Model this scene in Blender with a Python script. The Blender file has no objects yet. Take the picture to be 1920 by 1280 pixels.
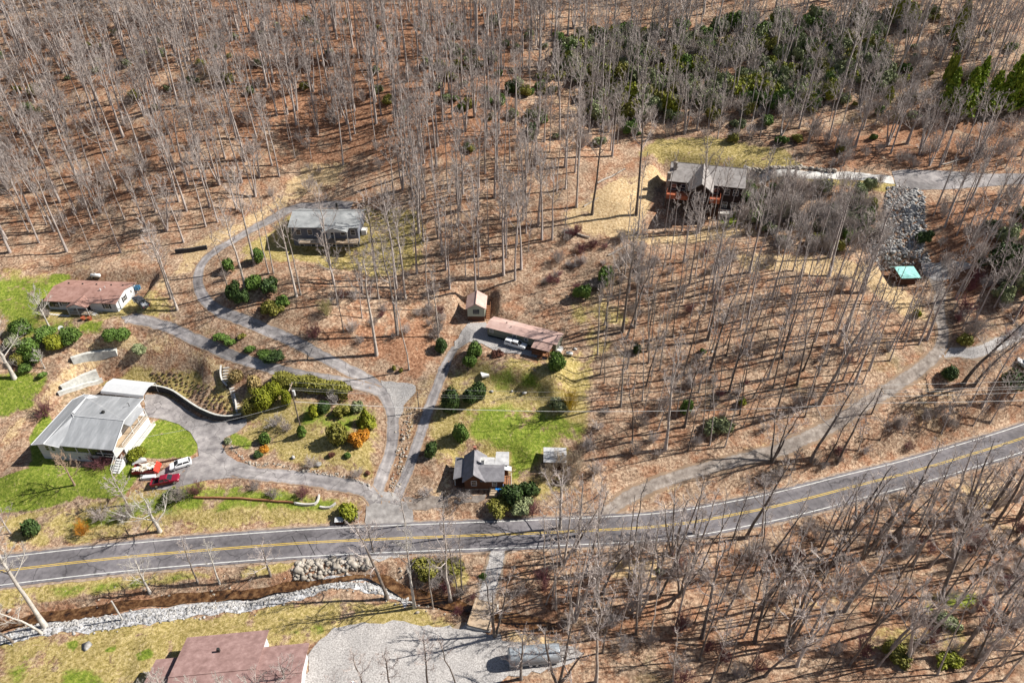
import bpy, bmesh, math, random
import numpy as np
from mathutils import Vector, Matrix
from mathutils.geometry import delaunay_2d_cdt
R = math.radians
S = bpy.context.scene
COL = S.collection
rng = np.random.default_rng(7)
random.seed(7)

# ------------------------------------------------------------------ camera
PITCH, CAMZ, FOC = R(36), 108.0, 1280.0          # FOC in pixels of a 1920 wide frame
cd = bpy.data.cameras.new('camera'); cam = bpy.data.objects.new('camera', cd); COL.objects.link(cam)
cam.location = (0, 0, CAMZ); cam.rotation_euler = (R(90) - PITCH, 0, 0)
cd.sensor_width = 36; cd.lens = 24; cd.clip_start = 1; cd.clip_end = 3000
S.camera = cam
# ------------------------------------------------------------------ sky, sun, exposure
SUN_EL, SUN_AZ = R(42), R(9)                      # azimuth from +X towards +Y
W = bpy.data.worlds.new('World'); S.world = W; W.use_nodes = True
wn = W.node_tree.nodes; sky = wn.new('ShaderNodeTexSky'); sky.sky_type = 'NISHITA'; sky.sun_disc = False
sky.sun_elevation = SUN_EL; sky.sun_rotation = R(90) - SUN_AZ
bg = wn['Background']; bg.inputs[1].default_value = 0.045
W.node_tree.links.new(sky.outputs[0], bg.inputs[0])
ld = bpy.data.lights.new('sun', 'SUN'); ld.energy = 5.0; ld.angle = R(0.5); ld.color = (1, .95, .87)
sun = bpy.data.objects.new('sun', ld); COL.objects.link(sun)
sdir = Vector((math.cos(SUN_EL)*math.cos(SUN_AZ), math.cos(SUN_EL)*math.sin(SUN_AZ), math.sin(SUN_EL)))
sun.rotation_euler = sdir.to_track_quat('Z', 'Y').to_euler(); sun.location = sdir*300
vs = S.view_settings; vs.view_transform = 'Standard'; vs.look = 'None'; vs.gamma = 1; vs.use_curve_mapping = False
vs.exposure = 0.76
S.cycles.max_bounces = 4; S.cycles.transparent_max_bounces = 4
S.cycles.use_adaptive_sampling = True

# ------------------------------------------------------------------ terrain
def ray(px, py):
    r = (px-960)/FOC; d = (py-640)/FOC
    return np.array([r, math.cos(PITCH)-d*math.sin(PITCH), -(math.sin(PITCH)+d*math.cos(PITCH))])
def pz(px, py, z):
    v = ray(px, py); return np.array([0, 0, CAMZ]) + v*((z-CAMZ)/v[2])
CP = [(0,1070,0),(300,1036,0),(640,1014,0),(960,1003,0),(1240,986,0),(1500,938,0),(1700,885,0),(1915,822,0),
(0,1180,-1.5),(400,1130,-1.5),(800,1130,-1),(1000,1180,-.5),(1300,1150,0),(1600,1100,1),(1900,1000,1),(100,1270,-.5),(600,1270,0),(1000,1270,0),(1400,1270,2),(1900,1270,4),
(170,860,4),(90,850,4),(350,890,4),(480,890,3.5),(600,905,3),(690,925,2),(60,950,1),(300,985,.6),(560,970,.6),(230,735,4.5),(350,755,4.5),(0,800,5),(150,690,9),(270,690,7.6),(350,690,8.6),(400,640,13),(230,600,16),(170,600,16),(60,650,13),(0,600,15),(450,790,4.5),(550,800,5.5),(650,820,6),(737,800,5),(735,860,3.2),(737,740,8),(680,700,10),(600,670,12),(560,735,8.5),(480,700,10),
(500,620,15),(400,570,18),(370,525,19.5),(400,470,22.5),(500,412,25),(600,384,26.5),(615,468,22.3),(540,500,22.5),(600,600,17),(700,640,13.5),(760,560,17),(760,660,12.5),
(980,640,14),(900,640,13.5),(860,640,12.5),(830,720,9.5),(800,790,6),(770,880,3),(905,880,3),(980,780,7.5),(960,720,10),(1080,780,7.5),(1080,680,12.5),(1050,860,3.5),(1150,800,7),(1200,880,2.5),(1150,940,.8),
(1337,875,3),(1500,825,5.5),(1630,755,9),(1727,690,12),(1765,640,14.5),(1757,560,19),(1740,500,22),(1850,655,14.5),(1915,620,16),
(1200,700,11.5),(1300,600,17),(1400,700,12),(1500,600,18),(1200,560,19),(1100,500,22),(1400,500,24),(1600,500,23.5),(1600,640,15.5),
(1310,430,26.4),(1220,400,29),(1450,325,34),(1600,335,34),(1800,340,34),(1500,400,29),(1690,440,27),(1850,450,28),(1100,400,29),
(130,500,18.5),(0,480,20),(300,480,21),(250,400,26.5),(900,400,29),(800,450,25),(920,520,19.5)]
ctrl = [pz(*c) for c in CP]
for X in (-230,-150,-90,-30,30,90,150,230):
    for Y in (205,245,290,350,450,620):
        ctrl.append(np.array([X, Y, 31+.38*(Y-172)+3*math.sin(X/37+Y/60)]))
    for Y, h in ((35,.5),(0,2),(-80,8),(-200,14)): ctrl.append(np.array([X, Y, h]))
for X in (-330,330,-210,210):
    for Y in (70,100,130,160): ctrl.append(np.array([X, Y, max(0,(Y-90))*.36+1]))
ctrl = np.array(ctrl)
def tps_k(a, b):
    d2 = ((a[:,None,:]-b[None,:,:])**2).sum(-1)
    return .5*d2*np.log(d2+1e-9)
n_ = len(ctrl); A_ = np.zeros((n_+3, n_+3)); A_[:n_,:n_] = tps_k(ctrl[:,:2]/100, ctrl[:,:2]/100)+np.eye(n_)*2e-5
A_[:n_,n_] = 1; A_[:n_,n_+1:] = ctrl[:,:2]/100; A_[n_:,:n_] = A_[:n_,n_:].T
w_ = np.linalg.solve(A_, np.concatenate([ctrl[:,2], np.zeros(3)]))
PADS = []                                         # (cx, cy, angle, half x, half y, z, blend)
PATHS = []                                        # (polyline xy, half width, z or None, blend, depth)
def seg_dist(P, L):
    """distance from points P (n,2) to polyline L (k,2)"""
    best = np.full(len(P), 1e9)
    for a, b in zip(L[:-1], L[1:]):
        v = b-a; t = np.clip(((P-a)@v)/max(v@v,1e-9), 0, 1)
        best = np.minimum(best, np.hypot(*(P-a-t[:,None]*v).T))
    return best
def smooth(x): x = np.clip(x, 0, 1); return x*x*(3-2*x)
def hgt(XY):
    XY = np.atleast_2d(np.asarray(XY, float))[:,:2]
    out = np.empty(len(XY))
    for i in range(0, len(XY), 20000):
        q = XY[i:i+20000]
        out[i:i+20000] = tps_k(q/100, ctrl[:,:2]/100)@w_[:n_] + w_[n_] + q/100@w_[n_+1:]
    # small natural unevenness
    x, y = XY.T
    out += .25*np.sin(x*.31+1.3*np.sin(y*.17))*np.sin(y*.27+.9*np.sin(x*.21)) + .10*np.sin(x*.9+y*.5)*np.sin(y*1.1-x*.4)
    for cx, cy, a, hx, hy, z, bl in PADS:
        dx, dy = x-cx, y-cy; c, s = math.cos(a), math.sin(a)
        u, v = abs(dx*c+dy*s)-hx, abs(-dx*s+dy*c)-hy
        d = np.hypot(np.maximum(u,0), np.maximum(v,0)); w = 1-smooth(d/bl); out = out*(1-w)+z*w
    for L, hw, z, bl, dep in PATHS:
        m = (x > L[:,0].min()-20)&(x < L[:,0].max()+20)&(y > L[:,1].min()-20)&(y < L[:,1].max()+20)
        if not m.any(): continue
        d = seg_dist(XY[m], L)
        w = 1-smooth((d-hw)/bl)
        if z is not None: out[m] = out[m]*(1-w)+z*w
        else: out[m] -= dep*w
    return out
def H1(x, y): return float(hgt([[x, y]])[0])
TT = np.linspace(60, 700, 641)
def at(px, py):
    """point of the ground seen at a pixel of the photograph"""
    v = ray(px, py); P = np.array([0,0,CAMZ])+TT[:,None]*v
    df = P[:,2]-hgt(P[:,:2]); k = np.argmax(df < 0)
    if df[k] >= 0: k = len(TT)-1
    t0, t1 = TT[k-1], TT[k]
    for _ in range(2):
        ts = np.linspace(t0, t1, 11); Q = np.array([0,0,CAMZ])+ts[:,None]*v; g = Q[:,2]-hgt(Q[:,:2])
        j = max(1, int(np.argmax(g < 0))); t0, t1 = ts[j-1], ts[j]
    Q = np.array([0,0,CAMZ])+.5*(t0+t1)*v
    return Q
def catmull(P, step=.8, closed=False):
    P = np.asarray(P, float); out = []
    Q = np.vstack([2*P[0]-P[1], P, 2*P[-1]-P[-2]])
    for i in range(1, len(Q)-2):
        p0, p1, p2, p3 = Q[i-1:i+3]; n = max(2, int(np.linalg.norm(p2-p1)/step))
        for k in range(n):
            t = k/n
            out.append(.5*(2*p1+(p2-p0)*t+(2*p0-5*p1+4*p2-p3)*t*t+(3*p1-p0-3*p2+p3)*t**3))
    out.append(P[-1]); return np.array(out)
ROADPX = [(-160,1094),(0,1071),(240,1044),(480,1024),(640,1014),(880,1004),(1000,999.5),(1240,986),(1400,960),(1500,938),(1600,912),(1700,887),(1800,858),(1915,822),(2060,770)]
ROAD = catmull([pz(a,b,0)[:2] for a,b in ROADPX], 1.0)
CREEKPX = [(-120,1185),(0,1172),(75,1156),(150,1150),(225,1137),(300,1127),(375,1116),(475,1112),(512,1105),(575,1092),(637,1082),(687,1081),(725,1092),(750,1107),(800,1122),(880,1142),(920,1152),(985,1170),(1040,1182)]
CREEK = catmull([pz(a,b,-2)[:2] for a,b in CREEKPX], 1.0)
PATHS.append((CREEK, .7, None, 2.2, 1.2))
PATHS.append((ROAD, 4.2, 0.0, 4.0, 0))
a6 = R(-5.5)
PADS += [(-104.2,143.6,R(-4.5),11,6.5,16,4),(-88.5,110.5,a6,10,13,4,8),(1.5,126.5,R(-23.5),11,6,14,4),(-8.6,140.5,0,3,4,14,3),
 (-5.7,97,0,6,5.5,3,3),(-48.5,166.5,R(-1),11.5,4,26,5),(55.5,179,R(-15),12,5,30.5,6),(97.5,147,0,3.5,3.5,20,3),(-45,56,R(6),15,9,-.3,3)]

# ------------------------------------------------------------------ materials
MATS = {}
def mat(name, cols, scale=1.0, rough=.85, bump=0.0, detail=5, spec=.25, metal=0, stretch=None, contrast=.25, objvar=0.0, fine=None):
    """noise mixed colours in object space of the world (Geometry position)"""
    if name in MATS: return MATS[name]
    m = bpy.data.materials.new(name); m.use_nodes = True; nt = m.node_tree; N = nt.nodes; L = nt.links
    b = N['Principled BSDF']; b.inputs['Roughness'].default_value = rough; b.inputs['Metallic'].default_value = metal
    b.inputs['Specular IOR Level'].default_value = spec
    geo = N.new('ShaderNodeNewGeometry'); vec = geo.outputs['Position']
    if stretch:
        mp = N.new('ShaderNodeMapping'); mp.inputs['Scale'].default_value = stretch[:3]
        if len(stretch) > 3: mp.inputs['Rotation'].default_value[2] = stretch[3]
        L.new(vec, mp.inputs[0]); vec = mp.outputs[0]
    nz = N.new('ShaderNodeTexNoise'); nz.inputs['Scale'].default_value = scale; nz.inputs['Detail'].default_value = detail; nz.inputs['Roughness'].default_value = .65
    L.new(vec, nz.inputs['Vector'])
    cr = N.new('ShaderNodeValToRGB'); e = cr.color_ramp.elements
    k = len(cols)
    while len(e) < k: e.new(.5)
    for i, c in enumerate(cols):
        e[i].position = .5-contrast+2*contrast*i/max(1,k-1) if k > 1 else 0; e[i].color = (*c, 1)
    if k == 1: e[1].color = (*cols[0], 1)
    L.new(nz.outputs['Fac'], cr.inputs[0]); out = cr.outputs[0]
    if objvar:
        oi = N.new('ShaderNodeObjectInfo'); hs = N.new('ShaderNodeHueSaturation')
        mr = N.new('ShaderNodeMapRange'); mr.inputs[3].default_value = 1-objvar; mr.inputs[4].default_value = 1+objvar
        L.new(oi.outputs['Random'], mr.inputs[0]); L.new(mr.outputs[0], hs.inputs['Value']); L.new(out, hs.inputs['Color']); out = hs.outputs[0]
    L.new(out, b.inputs['Base Color'])
    if bump:
        bp = N.new('ShaderNodeBump'); bp.inputs['Strength'].default_value = 1; bp.inputs['Distance'].default_value = bump
        L.new(nz.outputs['Fac'], bp.inputs['Height']); L.new(bp.outputs[0], b.inputs['Normal'])
    MATS[name] = m; return m

def cracked(m, sc=.16, dark=(.045,.042,.045)):
    nt = m.node_tree; N = nt.nodes; L = nt.links; b = N['Principled BSDF']; src = b.inputs['Base Color'].links[0].from_socket
    geo = N.new('ShaderNodeNewGeometry'); nz = N.new('ShaderNodeTexNoise'); nz.inputs['Scale'].default_value = .5; nz.inputs['Detail'].default_value = 4
    L.new(geo.outputs['Position'], nz.inputs['Vector']); mv = N.new('ShaderNodeMix'); mv.data_type = 'VECTOR'; mv.inputs[0].default_value = .12
    L.new(geo.outputs['Position'], mv.inputs[4]); sc_ = N.new('ShaderNodeVectorMath'); sc_.operation = 'SCALE'; sc_.inputs[3].default_value = 14; L.new(nz.outputs['Color'], sc_.inputs[0])
    ad = N.new('ShaderNodeVectorMath'); L.new(geo.outputs['Position'], ad.inputs[0]); L.new(sc_.outputs[0], ad.inputs[1]); L.new(ad.outputs[0], mv.inputs[5])
    vo = N.new('ShaderNodeTexVoronoi'); vo.feature = 'DISTANCE_TO_EDGE'; vo.inputs['Scale'].default_value = sc; L.new(mv.outputs[1], vo.inputs['Vector'])
    f = ramp(nt, vo.outputs['Distance'], [(.0,(.8,.8,.8)),(.012,(0,0,0))])
    n3 = N.new('ShaderNodeTexNoise'); n3.inputs['Scale'].default_value = .09; n3.inputs['Detail'].default_value = 5; L.new(geo.outputs['Position'], n3.inputs['Vector'])
    hs = N.new('ShaderNodeHueSaturation'); mr = N.new('ShaderNodeMapRange'); L.new(n3.outputs['Fac'], mr.inputs[0]); mr.inputs[1].default_value = .35; mr.inputs[2].default_value = .65; mr.inputs[3].default_value = .72; mr.inputs[4].default_value = 1.3; L.new(mr.outputs[0], hs.inputs['Value']); L.new(src, hs.inputs['Color'])
    L.new(node_mix(nt, f, hs.outputs[0], dark), b.inputs['Base Color']); return m
def tracked(m, name, c1, c2, tw=.10, light=1.35, edge=.10, leaf=(.30,.205,.135)):
    """copy of a road material with two worn wheel paths and leaf covered, ragged edges"""
    m = m.copy(); m.name = name; nt = m.node_tree; N = nt.nodes; L = nt.links; b = N['Principled BSDF']; src = b.inputs['Base Color'].links[0].from_socket
    at_ = N.new('ShaderNodeAttribute'); at_.attribute_name = 'cover'; sp = N.new('ShaderNodeSeparateColor'); L.new(at_.outputs['Color'], sp.inputs[0])
    geo = N.new('ShaderNodeNewGeometry'); nz = N.new('ShaderNodeTexNoise'); nz.inputs['Scale'].default_value = .7; nz.inputs['Detail'].default_value = 6; nz.inputs['Roughness'].default_value = .7; L.new(geo.outputs['Position'], nz.inputs['Vector'])
    ma = N.new('ShaderNodeMath'); ma.operation = 'MULTIPLY_ADD'; L.new(nz.outputs['Fac'], ma.inputs[0]); ma.inputs[1].default_value = .14; ma.inputs[2].default_value = -.07
    ad = N.new('ShaderNodeMath'); L.new(sp.outputs[0], ad.inputs[0]); L.new(ma.outputs[0], ad.inputs[1])
    W = (light,)*3; K = (1,)*3
    tr = ramp(nt, ad.outputs[0], [(c1-tw,(0,0,0)),(c1,(1,1,1)),(c1+tw,(0,0,0)),(c2-tw,(0,0,0)),(c2,(1,1,1)),(c2+tw,(0,0,0))])
    hs = N.new('ShaderNodeHueSaturation'); hs.inputs['Value'].default_value = light; L.new(src, hs.inputs['Color'])
    out = node_mix(nt, tr, src, hs.outputs[0])
    if edge:
        m2 = N.new('ShaderNodeMath'); m2.operation = 'MULTIPLY_ADD'; L.new(nz.outputs['Fac'], m2.inputs[0]); m2.inputs[1].default_value = .34; m2.inputs[2].default_value = -.17
        a2 = N.new('ShaderNodeMath'); L.new(sp.outputs[0], a2.inputs[0]); L.new(m2.outputs[0], a2.inputs[1])
        ed = ramp(nt, a2.outputs[0], [(0,(1,1,1)),(edge,(.9,.9,.9)),(edge+.04,(0,0,0)),(1-edge-.04,(0,0,0)),(1-edge,(.9,.9,.9)),(1,(1,1,1))])
        out = node_mix(nt, ed, out, leaf)
    L.new(out, b.inputs['Base Color']); return m
def node_mix(nt, fac, a, b):
    mx = nt.nodes.new('ShaderNodeMix'); mx.data_type = 'RGBA'
    for v, i in ((fac,0),(a,6),(b,7)):
        if isinstance(v, (int,float)): mx.inputs[i].default_value = v
        elif isinstance(v, tuple): mx.inputs[i].default_value = (*v,1)
        else: nt.links.new(v, mx.inputs[i])
    return mx.outputs[2]
def ramp(nt, src, stops):
    cr = nt.nodes.new('ShaderNodeValToRGB'); e = cr.color_ramp.elements
    while len(e) < len(stops): e.new(.5)
    for i, (p, c) in enumerate(stops): e[i].position = p; e[i].color = (*c,1)
    nt.links.new(src, cr.inputs[0]); return cr.outputs[0]
def ground_material():
    m = bpy.data.materials.new('ground_cover'); m.use_nodes = True; nt = m.node_tree; N = nt.nodes; L = nt.links
    b = N['Principled BSDF']; b.inputs['Roughness'].default_value = .95; b.inputs['Specular IOR Level'].default_value = .1
    geo = N.new('ShaderNodeNewGeometry'); pos = geo.outputs['Position']
    def noise(sc, det=4, ro=.6, dist=0):
        n = N.new('ShaderNodeTexNoise'); n.inputs['Scale'].default_value = sc; n.inputs['Detail'].default_value = det
        n.inputs['Roughness'].default_value = ro; n.inputs['Distortion'].default_value = dist; L.new(pos, n.inputs['Vector']); return n.outputs['Fac']
    big, mid, fine, grit = noise(.045,4), noise(.28,6,.7), noise(1.7,5,.75), noise(4.5,3,.8)
    lit = ramp(nt, fine, [(.30,(.070,.044,.030)),(.42,(.235,.155,.105)),(.52,(.39,.272,.188)),(.64,(.63,.48,.345))])
    red = ramp(nt, fine, [(.30,(.065,.030,.018)),(.44,(.215,.105,.060)),(.55,(.35,.188,.112)),(.68,(.50,.32,.21))])
    base = node_mix(nt, ramp(nt, mid, [(.44,(0,0,0)),(.62,(1,1,1))]), lit, red)
    duff = ramp(nt, fine, [(.30,(.045,.032,.024)),(.45,(.135,.10,.074)),(.57,(.23,.18,.135)),(.7,(.36,.30,.24))])
    moss = ramp(nt, fine, [(.30,(.06,.052,.022)),(.48,(.18,.155,.062)),(.66,(.34,.29,.14))])
    base = node_mix(nt, ramp(nt, noise(.085,6,.7,.8), [(.51,(0,0,0)),(.62,(.5,.5,.5))]), base, duff)
    base = node_mix(nt, ramp(nt, noise(.06,6,.72,.5), [(.58,(0,0,0)),(.68,(.4,.4,.4))]), base, moss)
    pale = ramp(nt, fine, [(.30,(.24,.145,.07)),(.5,(.50,.36,.20)),(.68,(.68,.54,.35))])
    dry = ramp(nt, fine, [(.29,(.12,.092,.03)),(.42,(.25,.20,.062)),(.53,(.38,.30,.12)),(.66,(.56,.45,.23))])
    grs = ramp(nt, fine, [(.28,(.05,.072,.011)),(.44,(.125,.175,.022)),(.56,(.205,.25,.036)),(.68,(.37,.36,.10))])
    att = N.new('ShaderNodeAttribute'); att.attribute_name = 'cover'
    sep = N.new('ShaderNodeSeparateColor'); L.new(att.outputs['Color'], sep.inputs[0])
    def math_(op, x, y, z=None):
        q = N.new('ShaderNodeMath'); q.operation = op
        for i, v in enumerate((x, y, z)):
            if v is None: continue
            if isinstance(v, (int, float)): q.inputs[i].default_value = v
            else: L.new(v, q.inputs[i])
        return q.outputs[0]
    nb = math_('MULTIPLY_ADD', noise(.16,5,.65,.6), 2.6, math_('MULTIPLY_ADD', mid, 1.5, math_('MULTIPLY_ADD', fine, 1.0, -1.55)))
    def brk(w, lo=.38, hi=.62):    # ragged patchy edge
        r = N.new('ShaderNodeMapRange'); r.interpolation_type = 'SMOOTHSTEP'; L.new(math_('MULTIPLY', w, nb), r.inputs[0]); r.inputs[1].default_value = lo; r.inputs[2].default_value = hi
        return r.outputs[0]
    c = node_mix(nt, brk(att.outputs['Alpha']), base, red)
    c = node_mix(nt, brk(sep.outputs[2]), c, pale)
    c = node_mix(nt, brk(sep.outputs[1]), c, dry)
    c = node_mix(nt, brk(sep.outputs[0], .26, .46), c, grs)
    c = node_mix(nt, ramp(nt, noise(.8,5,.8), [(.59,(0,0,0)),(.68,(.7,.7,.7))]), c, lit)
    hs = N.new('ShaderNodeHueSaturation'); mr = N.new('ShaderNodeMapRange'); L.new(big, mr.inputs[0]); mr.inputs[1].default_value = .3; mr.inputs[2].default_value = .7; mr.inputs[3].default_value = .78; mr.inputs[4].default_value = 1.2
    L.new(mr.outputs[0], hs.inputs['Value']); L.new(c, hs.inputs['Color'])
    g2 = node_mix(nt, ramp(nt, grit, [(.30,(1,1,1)),(.42,(0,0,0))]), hs.outputs[0], (.07,.045,.03))
    L.new(g2, b.inputs['Base Color'])
    bp = N.new('ShaderNodeBump'); bp.inputs['Distance'].default_value = .35; bp.inputs['Strength'].default_value = .8
    L.new(fine, bp.inputs['Height']); L.new(bp.outputs[0], b.inputs['Normal'])
    return m

# ------------------------------------------------------------------ mesh helpers
def tag(o, label=None, cat=None, group=None, kind=None):
    if label: o['label'] = label
    if cat: o['category'] = cat
    if group: o['group'] = group
    if kind: o['kind'] = kind
    return o
def link(name, me, m=None, parent=None):
    o = bpy.data.objects.new(name, me); COL.objects.link(o)
    if m is not None and not me.materials: me.materials.append(m)
    if parent: o.parent = parent
    return o
def empty(name, loc, rz=0, label=None, cat=None, group=None):
    o = bpy.data.objects.new(name, None); COL.objects.link(o); o.location = loc; o.rotation_euler = (0,0,rz); o.empty_display_size = .3
    return tag(o, label, cat, group)
def mesh_np(name, V, Q, attr=None, smooth_=False):
    """V (n,3); Q (m,4) quads, a triangle repeats its last index as -1"""
    V = np.asarray(V, np.float32); Q = np.asarray(Q, np.int32)
    me = bpy.data.meshes.new(name); me.vertices.add(len(V)); me.vertices.foreach_set('co', V.ravel())
    cnt = (Q >= 0).sum(1); flat = Q[Q >= 0]
    me.loops.add(len(flat)); me.loops.foreach_set('vertex_index', flat)
    me.polygons.add(len(Q)); st = np.concatenate([[0], np.cumsum(cnt)[:-1]]).astype(np.int32)
    me.polygons.foreach_set('loop_start', st); me.polygons.foreach_set('loop_total', cnt.astype(np.int32))
    if smooth_: me.polygons.foreach_set('use_smooth', np.ones(len(Q), bool))
    if attr is not None:
        ca = me.color_attributes.new('cover', 'FLOAT_COLOR', 'POINT'); ca.data.foreach_set('color', np.asarray(attr, np.float32).ravel())
    me.update(calc_edges=True); me.validate()
    return me
class MB:
    def __init__(s): s.V = []; s.F = []
    def add(s, vs, fs):
        k = len(s.V); s.V += [tuple(v) for v in vs]; s.F += [tuple(i+k for i in f) for f in fs]; return s
    def box(s, x0, x1, y0, y1, z0, z1, rz=0, c=None):
        v = [(x0,y0,z0),(x1,y0,z0),(x1,y1,z0),(x0,y1,z0),(x0,y0,z1),(x1,y0,z1),(x1,y1,z1),(x0,y1,z1)]
        if rz:
            cx, cy = c or ((x0+x1)/2, (y0+y1)/2); C_, S_ = math.cos(rz), math.sin(rz)
            v = [(cx+(x-cx)*C_-(y-cy)*S_, cy+(x-cx)*S_+(y-cy)*C_, z) for x,y,z in v]
        return s.add(v, [(0,3,2,1),(4,5,6,7),(0,1,5,4),(1,2,6,5),(2,3,7,6),(3,0,4,7)])
    def slab(s, quad, t):
        """thick sheet: polygon (3-D points, counter-clockwise from above) with thickness t downwards"""
        n = len(quad); up = [Vector(q) for q in quad]; nn = (up[1]-up[0]).cross(up[2]-up[0]).normalized()
        lo = [u-nn*t for u in up]
        return s.add(up+lo, [tuple(range(n)), tuple(range(2*n-1, n-1, -1))]+[(i, n+i, n+(i+1)%n, (i+1)%n) for i in range(n)])
    def prism(s, poly, axis, a, b):
        """polygon of 2-D points extruded from a to b along axis 'x','y','z'"""
        f = {'x': lambda p,t:(t,p[0],p[1]), 'y': lambda p,t:(p[0],t,p[1]), 'z': lambda p,t:(p[0],p[1],t)}[axis]
        n = len(poly)
        return s.add([f(p,a) for p in poly]+[f(p,b) for p in poly], [tuple(range(n-1,-1,-1)), tuple(range(n,2*n))]+[(i,(i+1)%n,n+(i+1)%n,n+i) for i in range(n)])
    def tube(s, pts, rad, n=6):
        pts = [Vector(p) for p in pts]; rr = rad if isinstance(rad,(list,tuple)) else [rad]*len(pts)
        k = len(s.V); vs = []
        for i, p in enumerate(pts):
            t = (pts[min(i+1,len(pts)-1)]-pts[max(i-1,0)]).normalized()
            u = t.orthogonal().normalized() if i == 0 else (u-t*u.dot(t)).normalized()
            w = t.cross(u)
            vs += [p+(u*math.cos(2*math.pi*j/n)+w*math.sin(2*math.pi*j/n))*rr[i] for j in range(n)]
        fs = [(i*n+j, i*n+(j+1)%n, (i+1)*n+(j+1)%n, (i+1)*n+j) for i in range(len(pts)-1) for j in range(n)]
        fs += [tuple(range(n-1,-1,-1)), tuple(range((len(pts)-1)*n, len(pts)*n))]
        return s.add(vs, fs)
    def wheel(s, c, r, w, axis='y', n=14):
        c = Vector(c); d = Vector((0,w/2,0)) if axis == 'y' else Vector((w/2,0,0)); return s.tube([c-d, c+d], r, n)
    def build(s, name, m, parent=None, bevel=0, smooth_=False):
        me = bpy.data.meshes.new(name); me.from_pydata(s.V, [], s.F); me.update()
        o = link(name, me, m, parent)
        if bevel:
            bm = bmesh.new(); bm.from_mesh(me); bmesh.ops.bevel(bm, geom=[e for e in bm.edges if len(e.link_faces)==2 and e.calc_face_angle(0) > .35], offset=bevel, segments=2, affect='EDGES', clamp_overlap=True, profile=.6); bm.to_mesh(me); bm.free()
        if smooth_:
            for p in me.polygons: p.use_smooth = True
        return o
def drape_poly(name, poly, m, off=.05, step=1.5, jitter=.0, parent=None):
    """polygon sheet (world xy) laid on the terrain"""
    P = np.asarray(poly, float)[:,:2]
    P2 = []
    for a, b in zip(P, np.roll(P,-1,0)):
        n = max(1, int(np.linalg.norm(b-a)/step))
        for k in range(n): P2.append(a+(b-a)*k/n)
    P2 = np.array(P2)
    if jitter: P2 = P2+rng.normal(0, jitter, P2.shape)
    x0, y0 = P2.min(0); x1, y1 = P2.max(0)
    gx, gy = np.meshgrid(np.arange(x0, x1, step), np.arange(y0, y1, step)); G = np.stack([gx.ravel(), gy.ravel()], 1)+rng.uniform(-.1,.1,(gx.size,2))
    G = G[inside(G, P2)]
    if len(G): G = G[seg_dist(G, np.vstack([P2, P2[:1]])) > .45*step]
    pts = [Vector(p) for p in P2]+[Vector(p) for p in G]; n = len(P2)
    r = delaunay_2d_cdt(pts, [(i,(i+1)%n) for i in range(n)], [list(range(n))], 1, 1e-5)
    V = np.array([tuple(v) for v in r[0]]); Z = hgt(V)+off
    me = bpy.data.meshes.new(name); me.from_pydata(np.column_stack([V, Z]).tolist(), [], [tuple(f) for f in r[2]]); me.update()
    bm = bmesh.new(); bm.from_mesh(me); bmesh.ops.recalc_face_normals(bm, faces=bm.faces)
    for f in bm.faces:
        if f.normal.z < 0: f.normal_flip()
    bm.to_mesh(me); bm.free()
    return link(name, me, m, parent)
def inside(P, poly):
    x, y = P[:,0], P[:,1]; c = np.zeros(len(P), bool)
    for (x1,y1),(x2,y2) in zip(poly[:,:2], np.roll(poly[:,:2],-1,0)):
        if y1 == y2: continue
        k = ((y1 > y) != (y2 > y)) & (x < (x2-x1)*(y-y1)/(y2-y1)+x1); c ^= k
    return c
def ribbon(name, L, w0, w1, m, off=.05, nc=5, jit=0.0, parent=None, zfun=None):
    """strip along the polyline L (xy) between the signed offsets w0 and w1, laid on the terrain"""
    L = np.asarray(L)[:,:2]; T = np.gradient(L, axis=0); T /= np.linalg.norm(T,axis=1)[:,None]+1e-9; Nn = np.stack([-T[:,1],T[:,0]],1)
    k = len(L); W0 = np.broadcast_to(w0,(k,)); W1 = np.broadcast_to(w1,(k,))
    rows = []
    for j in range(nc+1):
        f = j/nc; o = W0+(W1-W0)*f
        if jit and j in (0,nc): o = o+rng.normal(0,jit,k)
        rows.append(L+Nn*o[:,None])
    V = np.stack(rows,1).reshape(-1,2); Z = hgt(V)+off
    idx = np.arange(k*(nc+1)).reshape(k,nc+1)
    Q = np.stack([idx[:-1,:-1],idx[1:,:-1],idx[1:,1:],idx[:-1,1:]],-1).reshape(-1,4)
    at_ = np.zeros((k,nc+1,4), np.float32); at_[...,0] = np.linspace(0,1,nc+1)[None,:]; at_[...,3] = 1
    me = mesh_np(name, np.column_stack([V,Z]), Q, at_.reshape(-1,4))
    o = link(name, me, m, parent)
    return o
def pxl(lst): return np.array([at(*p) for p in lst])
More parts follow.
